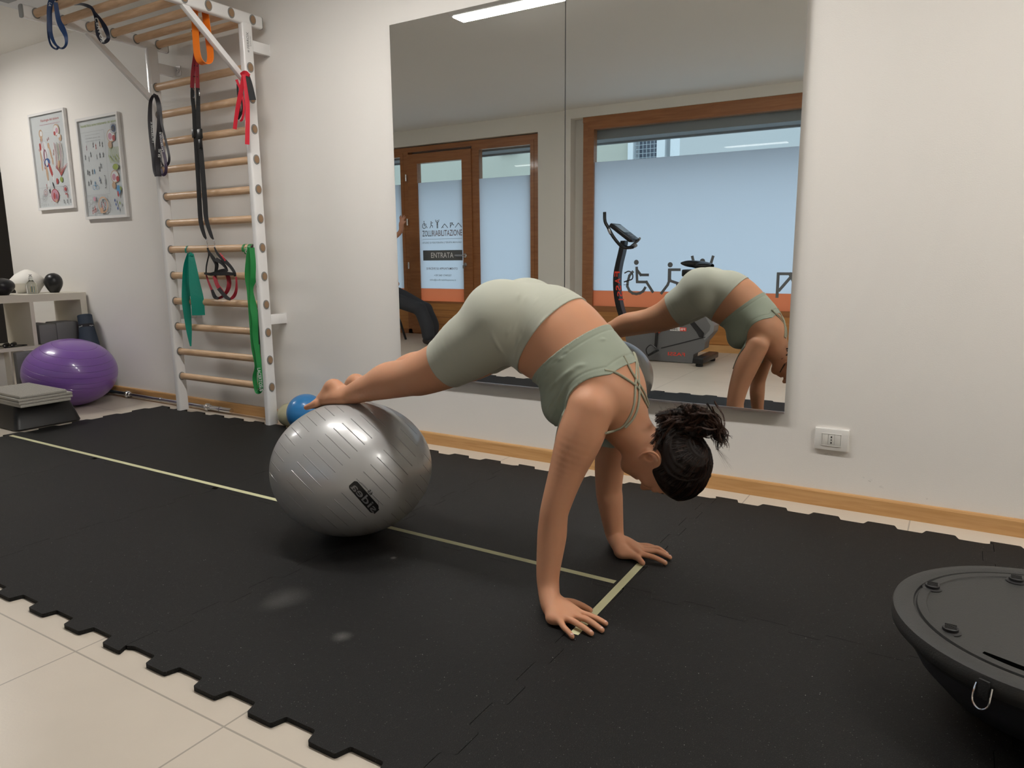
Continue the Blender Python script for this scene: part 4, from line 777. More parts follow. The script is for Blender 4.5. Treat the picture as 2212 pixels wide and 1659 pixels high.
# carabiner ring at the rim
e=Z(2153,1462,ZT-.02); v=e[:2]-c0[:2]; v/=np.linalg.norm(v); tn=np.array((-v[1],v[0],0)); vo=np.array((v[0],v[1],0)); P0=c0+vo*.326
g=MB().tube(catmull([P0+tn*.014+np.array((0,0,.20)),P0+tn*.015+vo*.006+np.array((0,0,.185)),P0+tn*.013+vo*.010+np.array((0,0,.165)),P0+vo*.012+np.array((0,0,.156)),P0-tn*.013+vo*.010+np.array((0,0,.165)),P0-tn*.015+vo*.006+np.array((0,0,.185)),P0-tn*.014+np.array((0,0,.20))],5),.0018,8).build('metal_ring',CHR,bs)
MB().obox(P0+vo*.002+np.array((0,0,.192)),(tn,vo,(0,0,1)),(.010,.003,.020),0,.002).build('webbing_tab',BLKW,bs)
# ---------------------------------------------------------------- modelling by smooth-blended volumes
class Grid:
    def __init__(s,lo,hi,h):
        s.lo=np.array(lo,np.float32);s.h=h
        s.n=np.ceil((np.array(hi)-np.array(lo))/h).astype(int)+1
        s.g=np.full(s.n,0.1,np.float32)
    def sub(s,a,b,pad):
        i0=np.clip(np.floor((np.array(a)-pad-s.lo)/s.h).astype(int),0,s.n-1)
        i1=np.clip(np.ceil((np.array(b)+pad-s.lo)/s.h).astype(int)+1,1,s.n)
        ax=[(s.lo[k]+s.h*np.arange(i0[k],i1[k])).astype(np.float32) for k in range(3)]
        sl=tuple(slice(i0[k],i1[k]) for k in range(3))
        return sl,ax[0][:,None,None],ax[1][None,:,None],ax[2][None,None,:]
    def union(s,sl,d,k):
        a=s.g[sl]
        if k>0:
            hh=np.maximum(k-np.abs(a-d),0)/k
            s.g[sl]=np.minimum(a,d)-hh*hh*k*.25
        else: s.g[sl]=np.minimum(a,d)
    def carve(s,sl,d,k):
        a=s.g[sl]; b=-d
        hh=np.maximum(k-np.abs(a-b),0)/k
        s.g[sl]=np.maximum(a,b)+hh*hh*k*.25
    def ell(s,c,r,k=.03,pitch=0.,yaw=0.,roll=0.,sub=False):
        """ellipsoid; local x axis pitched by `pitch` deg in the x-z plane (down positive), then yawed about z"""
        R=max(r); sl,X,Y,Z=s.sub(np.array(c)-R,np.array(c)+R,k+.02)
        X=X-c[0];Y=Y-c[1];Z=Z-c[2]
        ya=np.radians(yaw);p=np.radians(pitch);ro=np.radians(roll)
        x1=np.cos(ya)*X+np.sin(ya)*Y; y1=-np.sin(ya)*X+np.cos(ya)*Y
        x2=np.cos(p)*x1-np.sin(p)*Z; z2=np.sin(p)*x1+np.cos(p)*Z
        y3=np.cos(ro)*y1+np.sin(ro)*z2; z3=-np.sin(ro)*y1+np.cos(ro)*z2
        k0=np.sqrt((x2/r[0])**2+(y3/r[1])**2+(z3/r[2])**2); k1=np.sqrt((x2/r[0]**2)**2+(y3/r[1]**2)**2+(z3/r[2]**2)**2)
        d=(k0*(k0-1)/np.maximum(k1,1e-6)).astype(np.float32)
        (s.carve if sub else s.union)(sl,d,k)
    def cap(s,a,b,ra,rb,k=.015,flat=None,fs=1.,sub=False):
        """tapered capsule; flat: unit vector, thickness scaled by 1/fs along it"""
        a=np.array(a,float);b=np.array(b,float);R=max(ra,rb)*max(1,fs)
        sl,X,Y,Z=s.sub(np.minimum(a,b)-R,np.maximum(a,b)+R,k+.02)
        px=X-a[0];py=Y-a[1];pz=Z-a[2];v=b-a;L2=v@v
        if flat is not None:
            f=np.array(flat,float);f/=np.linalg.norm(f)
            q=(px*f[0]+py*f[1]+pz*f[2])*(1-1/fs); fv=(v@f)*(1-1/fs)
            px=px-q*f[0];py=py-q*f[1];pz=pz-q*f[2]; v=v-fv*f; L2=v@v
        t=np.clip((px*v[0]+py*v[1]+pz*v[2])/max(L2,1e-9),0,1)
        d=np.sqrt((px-t*v[0])**2+(py-t*v[1])**2+(pz-t*v[2])**2)-(ra+(rb-ra)*t)
        (s.carve if sub else s.union)(sl,d.astype(np.float32),k)
    def chain(s,pts,k=.015,flat=None,fs=1.,div=6):
        """swept tube through (x,y,z,r) stations, Catmull-Rom smoothed"""
        P=np.array(pts,float)
        if len(P)>2 and div>1:
            E=np.vstack([2*P[0]-P[1],P,2*P[-1]-P[-2]]); o=[]
            for i in range(1,len(E)-2):
                a,b,c,d=E[i-1:i+3]
                for t in np.arange(div)/div: o.append(.5*(2*b+(c-a)*t+(2*a-5*b+4*c-d)*t*t+(3*b-a-3*c+d)*t**3))
            o.append(P[-1]); P=np.array(o)
        R=P[:,3].max()*max(1,fs); sl,X,Y,Z=s.sub(P[:,:3].min(0)-R,P[:,:3].max(0)+R,k+.02)
        D=None
        for p,q in zip(P[:-1],P[1:]):
            px=X-p[0];py=Y-p[1];pz=Z-p[2];v=q[:3]-p[:3]
            if flat is not None:
                f=np.array(flat,float);f/=np.linalg.norm(f)
                w=(px*f[0]+py*f[1]+pz*f[2])*(1-1/fs); px=px-w*f[0];py=py-w*f[1];pz=pz-w*f[2]; v=v-(v@f)*(1-1/fs)*f
            t=np.clip((px*v[0]+py*v[1]+pz*v[2])/max(v@v,1e-9),0,1)
            d=np.sqrt((px-t*v[0])**2+(py-t*v[1])**2+(pz-t*v[2])**2)-(p[3]+(q[3]-p[3])*t)
            D=d if D is None else np.minimum(D,d)
        s.union(sl,D.astype(np.float32),k)
    def mesh(s):
        g=s.g; n=g.shape; ins=g<0
        cc=np.zeros([k-1 for k in n],np.uint8)
        for i in (0,1):
            for j in (0,1):
                for k in (0,1): cc+=ins[i:n[0]-1+i,j:n[1]-1+j,k:n[2]-1+k]
        act=(cc>0)&(cc<8); ids=-np.ones(act.shape,np.int32); I=np.argwhere(act); ids[act]=np.arange(len(I))
        P=np.zeros((len(I),3));cnt=np.zeros(len(I))
        corners=[(i,j,k) for i in(0,1) for j in(0,1) for k in(0,1)]
        val={c:g[I[:,0]+c[0],I[:,1]+c[1],I[:,2]+c[2]] for c in corners}
        for c in corners:
            for ax in range(3):
                if c[ax]==0:
                    e=list(c);e[ax]=1;e=tuple(e); a=val[c];b=val[e]; m=(a<0)!=(b<0)
                    t=np.where(m,a/np.where(m,a-b,1),0); pt=np.tile(np.array(c,float),(len(I),1)); pt[:,ax]+=t
                    P[m]+=pt[m];cnt[m]+=1
        V=(I+P/cnt[:,None])*s.h+s.lo
        F=[]
        for ax in range(3):
            sl0=[slice(1,-1)]*3;sl1=[slice(1,-1)]*3; sl0[ax]=slice(0,-1);sl1[ax]=slice(1,None)
            a=ins[tuple(sl0)];b=ins[tuple(sl1)]; E=np.argwhere(a!=b); 
            base=E.copy()
            for k in range(3):
                if k!=ax: base[:,k]+=1
            u=(ax+1)%3;w=(ax+2)%3
            def cell(du,dw):
                q=base.copy();q[:,u]-=du;q[:,w]-=dw
                return ids[q[:,0],q[:,1],q[:,2]]
            quad=np.stack([cell(1,1),cell(0,1),cell(0,0),cell(1,0)],1)
            fl=b[tuple(E.T)]  # inside at the + end -> flip
            quad[fl]=quad[fl][:,::-1]
            F.append(quad)
        return V,np.concatenate(F)
def smooth(V,F,it,w=None,lam=.5):
    E=np.concatenate([F[:,[0,1]],F[:,[1,2]],F[:,[2,3]],F[:,[3,0]]]); E=np.concatenate([E,E[:,::-1]])
    cnt=np.bincount(E[:,0],minlength=len(V))[:,None]
    for _ in range(it):
        for l in (lam,-lam*1.02):
            S=np.stack([np.bincount(E[:,0],weights=V[E[:,1],k],minlength=len(V)) for k in range(3)],1)
            D=(S/np.maximum(cnt,1)-V)*l
            V=V+(D if w is None else D*w[:,None])
    return V
def normals(V,F):
    n=np.cross(V[F[:,2]]-V[F[:,0]],V[F[:,3]]-V[F[:,1]])
    N=np.zeros_like(V)
    for k in range(4): 
        for c in range(3): N[:,c]+=np.bincount(F[:,k],weights=n[:,c],minlength=len(V))
    return N/np.maximum(np.linalg.norm(N,axis=1,keepdims=True),1e-12)
YC=-1.08; MAT=.012
def body_sdf(h):
    g=Grid((-2.16,-1.56,.0),(-.46,-.66,1.0),h)
    def E(x,z,r,pitch=0,dy=0,k=.04,**kw):   # mid or symmetric pair
        if dy==0: g.ell((x,YC,z),r,k,pitch,**kw)
        else:
            yw=kw.pop('yaw',0);rl=kw.pop('roll',0)
            g.ell((x,YC-dy,z),r,k,pitch,yaw=yw,roll=rl,**kw); g.ell((x,YC+dy,z),r,k,pitch,yaw=-yw,roll=-rl,**kw)
    c=lambda px,py:(lambda p:(p[0],p[2]))(Y(px,py))
    def C4(px,py,y,r):
        p=at(px,py,1,y); return (p[0],p[1],p[2],r*((p-CAM)@FW)/Q[0])
    def CZ(px,py,z,r):
        p=at(px,py,2,z); return (p[0],p[1],p[2],r)
    # torso along the spine
    E(-1.185,.805,(.125,.155,.115),22)
    E(-1.21,.825,(.115,.095,.108),10,dy=.085,k=.05)       # buttocks
    E(-1.09,.795,(.12,.145,.125),35)
    E(-1.11,.72,(.10,.115,.09),50,k=.05)                # belly
    E(-1.022,.745,(.12,.145,.13),45,k=.05)
    E(-.955,.665,(.13,.155,.135),52,k=.05)
    E(-.985,.575,(.07,.068,.078),40,dy=.07,k=.04)       # bust
    E(-.882,.605,(.125,.15,.105),58,k=.05)
    E(-.885,.625,(.075,.06,.06),60,dy=.095,k=.04)          # scapulae
    g.ell(Y(1312,838,-1.155),(.060,.035,.030),.05,52)
    # arms
    L=[C4(1275,885,-1.225,50),C4(1252,945,-1.25,50),C4(1224,1020,-1.275,38.5),C4(1200,1095,-1.30,31.5),C4(1195,1125,-1.305,31),C4(1192,1160,-1.31,31.5),C4(1184,1235,-1.335,25.5),C4(1185,1272,-1.35,23.5),CZ(1189,1303,.042,.0285),CZ(1195,1322,.031,.024)]
    g.chain(L,.022)
    R=[C4(1350,880,-.94,40),C4(1330,940,-.915,40),C4(1318,1000,-.89,33),C4(1315,1050,-.87,28.5),C4(1317,1075,-.865,28),C4(1322,1115,-.86,24),C4(1328,1155,-.86,19.5),CZ(1337,1179,.041,.025),CZ(1343,1190,.032,.023)]
    g.chain(R,.02)
    # hands on the mat
    def hand(w,mcp,pip,tip,th,heel):
        W=C4(*w)
        for i in range(4):
            m=CZ(*mcp[i],.036-.002*i if i else .035,.0125-.0008*i)
            p=CZ(*pip[i],.030,.0092-.0005*(i in(0,2))-.0012*(i==3)); t=CZ(*tip[i],.0205,.0078-.0010*(i==3))
            t2=[(a*.45+b_*.55) for a,b_ in zip(p,t)]; t2[2]+=.0015
            g.chain([(W[0],W[1],W[2]*.6+.012,.017),tuple(a*.5+b_*.5 for a,b_ in zip((W[0],W[1],.045,.015),m)),m],.012)
            g.chain([m[:3]+(.0105-.0008*(i==3),),tuple((a+b_)/2 for a,b_ in zip(m[:3]+(.0095,),p)),p,tuple(t2),t],.0035)
        g.chain([CZ(*th[0],.032,.015),CZ(*th[1],.030,.0135),CZ(*th[2],.027,.0105),CZ(*th[3],.0225,.0088)],.006)
        for hx,hy,hz,hr in heel: g.ell(at(hx,hy,2,hz),hr,.015)
    hand((1184,1290,-1.33,22),[(1247,1322),(1237,1329),(1224,1335),(1209,1340)],[(1277,1331),(1267,1338),(1245,1346),(1218,1355)],[(1308,1347),(1300,1361),(1277,1368),(1236,1375)],[(1206,1302),(1234,1303),(1256,1309),(1274,1318)],[(1197,1333,.030,(.024,.026,.020)),(1204,1312,.030,(.030,.026,.018)),(1218,1325,.027,(.038,.036,.013))])
    hand((1328,1168,-.83,18),[(1383,1196),(1384,1189),(1382,1183),(1376,1178)],[(1410,1203),(1417,1191),(1419,1184),(1398,1178)],[(1437,1216),(1447,1204),(1440,1197),(1417,1184)],[(1346,1192),(1361,1198),(1377,1205),(1388,1216)],[(1345,1194,.030,(.026,.026,.018)),(1349,1182,.030,(.028,.026,.018)),(1364,1189,.027,(.036,.036,.013))])
    # legs
    near=[C4(1085,700,-1.165,76),C4(1020,745,-1.17,70),C4(965,784,-1.175,55),C4(912,807,-1.18,47),C4(885,815,-1.18,41),C4(838,825,-1.18,37),C4(790,840,-1.18,28),C4(748,857,-1.18,20)]
    far=[C4(1130,700,-.995,72),C4(1072,735,-1.01,63),C4(1012,772,-1.035,53),C4(960,789,-1.045,43),C4(935,793,-1.045,40),C4(890,803,-1.045,37),C4(840,826,-1.03,28),C4(797,846,-1.01,19.5)]
    g.chain(near,.03);g.chain(far,.03)
    g.ell(C4(842,812,-1.175,0)[:3],(.075,.043,.042),.03,-12); g.ell(C4(892,793,-1.045,0)[:3],(.075,.043,.042),.03,-12)
    # feet
    for dx,dy,y in((0,0,-1.18),(48,-11,-1.01)):
        ft=[C4(748+dx,857+dy,y,20),C4(733+dx,858+dy,y,20),C4(706+dx,862+dy,y,15),C4(682+dx,873+dy,y,9)]
        g.chain(ft,.015,(0,1,0),1.4)
        g.chain([C4(738+dx,853+dy,y,17),C4(720+dx,836+dy,y,18),C4(703+dx,858+dy,y,14)],.02)
        for i in range(5):
            yy=y+(i-2)*.017*(1 if y<-1.08 else -1)
            a=C4(684+dx,872+dy,yy,7.5 if i else 8.5); p=at(682+dx-14*(1,.9,.75,.6,.45)[i]-6,880+dy,1,yy)
            g.cap(a[:3],p,a[3],.0075 if i else .010,.01)
    # neck and head
    g.chain([C4(1338,895,YC,58),C4(1361,930,YC,49),C4(1395,967,YC,42)],.03)
    O=np.array(Y(1451,1000)); u=np.array([.94,0,-.341]);f=np.array([-.341,0,-.94]);sd=np.array([0,-1.,0])
    Hh=lambda a,b,c=0.:O+a*u+b*f+c*sd
    pit=20.
    def HE(a,b,c,r,k=.02,**kw): g.ell(Hh(a,b,c),r,k,pit,**kw)
    HE(.0,-.012,0,(.100,.076,.092),.02)
    HE(.01,.03,0,(.08,.066,.06),.02)
    HE(-.062,.022,0,(.062,.056,.062),.03)     # mid face
    HE(-.096,.047,0,(.04,.042,.042),.03)      # jaw
    HE(-.118,.074,0,(.018,.02,.018),.02)      # chin
    for c in(-1,1):
        g.cap(Hh(-.055,-.005,c*.056),Hh(-.115,.062,c*.018),.016,.014,.02)
        HE(-.035,.068,c*.034,(.022,.02,.018),.02)      # cheek
        HE(-.008,.098,c*.030,(.014,.016,.014),.012,sub=True)  # socket
        HE(-.010,.082,c*.031,(.013,.014,.013),.004)   # eyelid
        g.cap(Hh(.010,.084,c*.012),Hh(.010,.076,c*.042),.009,.007,.012)  # brow
        HE(-.051,.095,c*.010,(.009,.008,.009),.006)
    g.cap(Hh(-.006,.084),Hh(-.050,.110),.009,.0105,.01)   # nose
    g.cap(Hh(-.079,.086,-.013),Hh(-.079,.086,.013),.0055,.0055,.008); g.ell(Hh(-.076,.091),(.006,.014,.006),.006,pit)
    g.ell(Hh(-.089,.087),(.0065,.016,.007),.008,pit)
    # ears
    for c in(-1,1):
        pts=[(-.048,-.004),(-.034,-.020),(-.014,-.026),(.002,-.018),(.002,-.004),(-.010,.002)]
        pts=[(-.076,.002),(-.064,-.020),(-.046,-.034),(-.028,-.034),(-.018,-.020),(-.022,-.006)]
        cc=[.068,.078,.083,.083,.078,.072]
        q=[tuple(Hh(a,b,c*w))+(.0040,) for (a,b),w in zip(pts,cc)]
        g.chain(q,.004)
        g.ell(Hh(-.050,-.016,c*.066),(.024,.007,.015),.008,pit,yaw=-c*14)
        g.ell(Hh(-.050,-.012,c*.080),(.012,.016,.0085),.003,pit,sub=True)
    return g
# ---------------------------------------------------------------- the woman on the ball
SKIN=mat('skin',(.53,.265,.155),.50,bump=.018,bscale=420,var=.10,vscale=9,spec=.32,sss=.18)
def np_obj(name,V,F,mats,parent=None,origin=None,mi=None):
    me=bpy.data.meshes.new(name); V=np.asarray(V,float); o_=np.array(origin if origin is not None else (0,0,0),float)
    me.from_pydata((V-o_).tolist(),[],[tuple(map(int,f)) for f in F])
    for m in (mats if isinstance(mats,list) else [mats]): me.materials.append(m)
    me.polygons.foreach_set('use_smooth',[True]*len(me.polygons))
    if mi is not None: me.polygons.foreach_set('material_index',mi)
    me.update(); o=bpy.data.objects.new(name,me); C.objects.link(o); o.location=Vector(o_)
    if parent is not None:
        o.location=(0,0,0); me.transform(Matrix.Translation(Vector(o_))); o.parent=parent; o.matrix_parent_inverse=Matrix.Translation(-parent.location) if parent.parent is None else Matrix()
    return o
g=body_sdf(.0034); V,F=g.mesh(); del g
wt=np.clip((V[:,2]-.03)/.05,.25,1.); V=smooth(V,F,3,wt)
_O=np.array(Y(1451,1000)); wt=np.clip((V[:,2]-.08)/.06,0,1)*np.clip((np.linalg.norm(V-_O,axis=1)-.14)/.04,0,1)*np.clip((V[:,0]+1.75)/.06,0,1); V=smooth(V,F,22,wt)
V[:,2]=np.maximum(V[:,2],MAT+.0004)
# keep the soles of the feet on the ball instead of in it
S3=np.array((BA,BA,BC))+.001; q=(V-GB)/S3; r=np.linalg.norm(q,axis=1); ins=r<1; V[ins]=GB+q[ins]/r[ins,None]*S3
# little volumes of the back: spine furrow, shoulder-blade relief
N=normals(V,F)
O_=np.array(Y(1451,1000)); u_=np.array([.94,0,-.341]);f_=np.array([-.341,0,-.94])
hc=np.stack([(V-O_)@u_,(V-O_)@f_,-(V[:,1]-YC)],1)
lipm=(np.abs(hc[:,0]+.085)<.011)&(hc[:,1]>.078)&(np.abs(hc[:,2])<.021)&(hc[:,0]>-.1)
browm=(np.abs(hc[:,0]-.013-.15*np.clip(np.abs(hc[:,2])-.02,0,1)**1)<.0042)&(hc[:,1]>.066)&(np.abs(hc[:,2])>.012)&(np.abs(hc[:,2])<.046)&(hc[:,1]<.12)
fl=lipm[F].sum(1)>=3; fb=browm[F].sum(1)>=2; mi=np.zeros(len(F),int); mi[fl]=1; mi[fb]=2
woman=np_obj('person',V,F,[SKIN,mat('lips',(.42,.13,.10),.4,sss=.1),mat('brow_hair',(.035,.018,.012),.7)],None,(V[:,0].mean(),YC,MAT),mi)
tagit(woman,'woman in sage green shorts and sports top, hands on the mat, feet on a ball','person')
# garments: the body surface clipped along hems and lifted off the skin
P_=(V-CAM); dep=P_@FW; PXL=np.stack([1106+Q[0]*(P_@RT)/dep,829.5-Q[0]*(P_@UP)/dep],1)
def clip(V,N,F,s,off,name,matl,wrinkle=None,rim=.004):
    """keep the part where s>0, the border snapped onto s=0; lifted by off(V), with thickness at the border"""
    keep=(s[F]>0).any(1); F2=F[keep]; Vn=V.copy(); s2=s
    E=np.concatenate([F2[:,[0,1]],F2[:,[1,2]],F2[:,[2,3]],F2[:,[3,0]]]); E=np.concatenate([E,E[:,::-1]]); m=(s[E[:,0]]<=0)&(s[E[:,1]]>0); E=E[m]
    t=s[E[:,0]]/(s[E[:,0]]-s[E[:,1]]); tgt=V[E[:,0]]+(V[E[:,1]]-V[E[:,0]])*t[:,None]
    cnt=np.bincount(E[:,0],minlength=len(V)); acc=np.stack([np.bincount(E[:,0],weights=tgt[:,k],minlength=len(V)) for k in range(3)],1); mm=cnt>0; Vn[mm]=acc[mm]/cnt[mm][:,None]
    used=np.unique(F2); bad=used[(s[used]<=0)&(cnt[used]==0)]; F2=F2[~np.isin(F2,bad).any(1)]; used=np.unique(F2)
    idx=-np.ones(len(V),int); idx[used]=np.arange(len(used)); F3=idx[F2]; U=Vn[used]; NN=N[used]; so=np.maximum(s[used],0)
    E=np.concatenate([F3[:,[0,1]],F3[:,[1,2]],F3[:,[2,3]],F3[:,[3,0]]]); ky=np.sort(E,1); kk=ky[:,0].astype(np.int64)*len(U)+ky[:,1]; _,inv,c=np.unique(kk,return_inverse=True,return_counts=True); Bd=E[c[inv]==1]; Bd=np.concatenate([Bd,Bd[:,::-1]])
    cb=np.bincount(Bd[:,0],minlength=len(U)); isb=cb>0
    for _ in range(14):
        S_=np.stack([np.bincount(Bd[:,0],weights=U[Bd[:,1],k],minlength=len(U)) for k in range(3)],1); U[isb]=.5*U[isb]+.5*S_[isb]/cb[isb][:,None]
    so=np.where(isb,0,so); U=smooth(U,F3,3,(~isb).astype(float)); o=off(U,so); NN=normals(U,F3)
    E=np.concatenate([F3[:,[0,1]],F3[:,[1,2]],F3[:,[2,3]],F3[:,[3,0]]]); E=np.concatenate([E,E[:,::-1]]); cN=np.bincount(E[:,0],minlength=len(U))[:,None]
    for _ in range(8): NN=.4*NN+.6*np.stack([np.bincount(E[:,0],weights=NN[E[:,1],k],minlength=len(U)) for k in range(3)],1)/np.maximum(cN,1)
    NN/=np.maximum(np.linalg.norm(NN,axis=1,keepdims=True),1e-9)
    if wrinkle is not None: o=o+wrinkle(U,so)
    top=U+NN*o[:,None]
    # border edges get a strip down to the skin
    E=np.concatenate([F3[:,[0,1]],F3[:,[1,2]],F3[:,[2,3]],F3[:,[3,0]]]); ky=np.sort(E,1); k=ky[:,0].astype(np.int64)*len(U)+ky[:,1]; _,inv,c=np.unique(k,return_inverse=True,return_counts=True); B=E[c[inv]==1]
    n=len(U); low=U-NN*.0012; strip=np.stack([B[:,1],B[:,0],B[:,0]+n,B[:,1]+n],1)
    return np_obj(name,np.vstack([top,low]),np.vstack([F3,strip]),matl,woman)
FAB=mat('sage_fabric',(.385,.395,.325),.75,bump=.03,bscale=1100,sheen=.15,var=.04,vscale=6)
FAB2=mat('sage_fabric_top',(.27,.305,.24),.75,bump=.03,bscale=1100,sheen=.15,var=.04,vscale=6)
def plane(a,b,toward,y=YC):
    """signed distance to the plane through depth-lines at pixels a and b, positive on the side of `toward`"""
    A=at(a[0],a[1],1,y);B=at(b[0],b[1],1,y);T=at(toward[0],toward[1],1,y); d=B-A; n=np.array((-d[2],0,d[0])); n/=np.linalg.norm(n); n*=np.sign(n@(T-A)); return A,n
A,n=plane((1137,811),(1250,643),(1060,700)); s_w=(V-A)@n
def legplane(c,d0,d1,y):
    A=at(*c,1,y); ax=at(*d0,1,y)-at(*d1,1,y); ax/=np.linalg.norm(ax); return (V-A)@ax
s_l=np.where(V[:,1]<YC,legplane((963,782),(1020,745),(925,806),-1.175),legplane((1040,756),(1080,735),(975,797),-1.04))
s_sh=np.minimum(s_w,np.where(V[:,0]<-1.15,s_l,.3)); s_sh=np.where(V[:,2]<.45,-.1,s_sh)
rg=np.random.default_rng(3)
def fold(U,c,d,L,w,h):
    """one soft crease: centre c, direction d, length L, width w, height h"""
    d=np.array(d,float);d/=np.linalg.norm(d); q=U-np.array(c); a=q@d; b=np.linalg.norm(q-a[:,None]*d,axis=1); return 1.9*h*np.exp(-(a/L)**2)*np.exp(-(b/w)**2)
def wr_sh(U,so):
    o=np.zeros(len(U))
    for (p,q,w_,h_) in (((1118,640),(1098,720),.006,.0035),((1135,645),(1108,715),.006,.0025),((1160,650),(1130,712),.005,.002),((1178,690),(1150,732),.005,.003),((1065,725),(1085,760),.006,.0025),((1122,730),(1112,775),.005,.003)):
        a=surf(*p);b=surf(*q); o+=fold(U,(a+b)/2,b-a,np.linalg.norm(b-a)*.55,w_,h_)
    return o
vis=np.argsort(dep)
def surf(px,py,lift=0.):
    """visible point of the body surface at a pixel"""
    k=np.where((np.abs(PXL[:,0]-px)<4)&(np.abs(PXL[:,1]-py)<4))[0]
    if len(k)==0: k=np.argsort((PXL[:,0]-px)**2+(PXL[:,1]-py)**2)[:6]
    d=dep[k]; k=k[d<d.min()+.03]; j=k[np.argmin((PXL[k,0]-px)**2+(PXL[k,1]-py)**2)]; v=FW*Q[0]+RT*(px-1106)-UP*(py-829.5); p=CAM+v*(((V[j]-CAM)@FW)/Q[0]); return p+N[j]*lift
so_off=lambda U,so: .0030+.0007*np.exp(-((so-.0)/.006)**2)-.0006*np.exp(-((so-.030)/.002)**2)
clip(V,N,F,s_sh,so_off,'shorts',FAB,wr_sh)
A,n=plane((1155,832),(1318,692),(1260,880)); s_h=(V-A)@n
A,n=plane((1367,761),(1314,938),(1230,800)); s_t=(V-A)@n-.10*np.abs(V[:,1]-YC)+.006
sc_=at(1302,902,1,-1.24); dd=np.maximum(0,.085-np.abs(V[:,1]-YC)); arm=np.sqrt((V[:,0]-sc_[0])**2+(V[:,2]-sc_[2])**2+(dd*1.6)**2)
s_a=arm-88*((sc_-CAM)@FW)/Q[0]
s_b=np.minimum(np.minimum(s_h,s_t),s_a); s_b=np.where(np.abs(V[:,1]-YC)>.185,-.1,s_b); s_b=np.where(V[:,2]<.40,-.1,s_b)
def wr_b(U,so):
    o=np.zeros(len(U))
    for (p,q,w_,h_) in (((1208,865),(1192,905),.005,.003),((1200,855),(1184,890),.005,.0028),((1222,835),(1196,880),.005,.003),((1235,800),(1190,838),.006,.004),((1255,790),(1180,820),.006,.003),((1300,735),(1210,775),.005,.003),((1330,722),(1225,760),.004,.002),((1190,790),(1168,835),.006,.0035),((1205,880),(1200,922),.004,.0025),((1175,800),(1163,825),.005,.004),((1225,870),(1212,900),.0035,.002)):
        a=surf(*p);b=surf(*q); o+=fold(U,(a+b)/2,b-a,np.linalg.norm(b-a)*.55,w_,h_)
    return o
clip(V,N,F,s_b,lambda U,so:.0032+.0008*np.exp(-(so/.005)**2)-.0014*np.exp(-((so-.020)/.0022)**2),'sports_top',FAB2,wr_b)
STRP=mat('sage_strap',(.30,.30,.22),.6)
for pts in ([(1346,770),(1353,783),(1361,800),(1369,813),(1377,827),(1386,841),(1394,856),(1399,874)],[(1305,800),(1318,802),(1332,807),(1345,815),(1358,823),(1371,832)],[(1367,762),(1372,776),(1373,803),(1371,829),(1370,852),(1369,870),(1364,890),(1356,906),(1347,920),(1335,927),(1320,931),(1307,935)],[(1369,764),(1377,790),(1378,829),(1380,851),(1377,878),(1371,897),(1361,912),(1350,923)],[(1371,832),(1380,843),(1390,862),(1398,880)]):
    P3=[surf(px,py,.0028) for px,py in pts]; P3=catmull([tuple(p) for p in P3],4)
    for _ in range(6): P3=[P3[0]]+[(P3[i-1]+2*P3[i]+P3[i+1])/4 for i in range(1,len(P3)-1)]+[P3[-1]]
    MB().tube(P3,.0036,8).build('shoulder_strap',STRP,woman)
# finger nails
NAIL=mat('nail',(.66,.40,.34),.22,coat=.5)
def nails(tips,pips,z=.0285):
    for t_,p_ in zip(tips,pips):
        a=at(t_[0],t_[1],2,.0205);b=at(p_[0],p_[1],2,.0205); d=a-b; d[2]=0; d/=np.linalg.norm(d); n=np.array((-d[1],d[0],0)); c=a-d*.0022; c[2]=.0268
        MB().ell(c,(.0062,.0048,.0022),14,0,(d,n,(0,0,1))).build('fingernail',NAIL,woman)
nails([(1308,1347),(1300,1361),(1277,1368),(1236,1375),(1274,1318)],[(1277,1331),(1267,1338),(1245,1346),(1218,1355),(1256,1309)])
nails([(1437,1216),(1447,1204),(1440,1197),(1417,1184),(1388,1216)],[(1410,1203),(1417,1191),(1419,1184),(1398,1178),(1377,1205)])
# bracelet
bc=at(1327,1160,1,-.846); k=[]; GOLD=mat('gold',(.75,.52,.25),.22,1.)
g=MB()
for i in range(22):
    a=2*math.pi*i/22; r=.0262; c=bc+np.array((r*math.cos(a),r*math.sin(a),-.004*math.cos(a)+(.0015 if i%2 else 0))); t_=np.array((-math.sin(a),math.cos(a),0)); w_=np.array((0,0,1.)) if i%2 else np.array((math.cos(a),math.sin(a),.5))
    g.tube([c+t_*.0046*math.cos(b)+w_*.0026*math.sin(b) for b in np.linspace(0,2*math.pi,10)[:-1]],.0006,5,0,closed=True)
g.build('bracelet',GOLD,woman)
# hair: a cap over the skull, combed ridges, curls gathered at the crown
HAIR=mat('dark_hair',(.012,.0075,.006),.5,spec=.25); HAIRB=mat('brown_hair',(.050,.023,.014),.5,spec=.3)
a_,b_,c_=hc.T
al=np.interp(b_,[-.12,-.07,-.045,-.02,.0,.02,.05,.085,.12],[-.055,-.052,-.050,-.040,-.020,-.030,.0,.035,.06])
near_head=(np.linalg.norm(hc,axis=1)<.16)&(a_>-.06)
s_hair=np.where(near_head,a_-al+.003*np.sin(c_*260)*0,-.1)
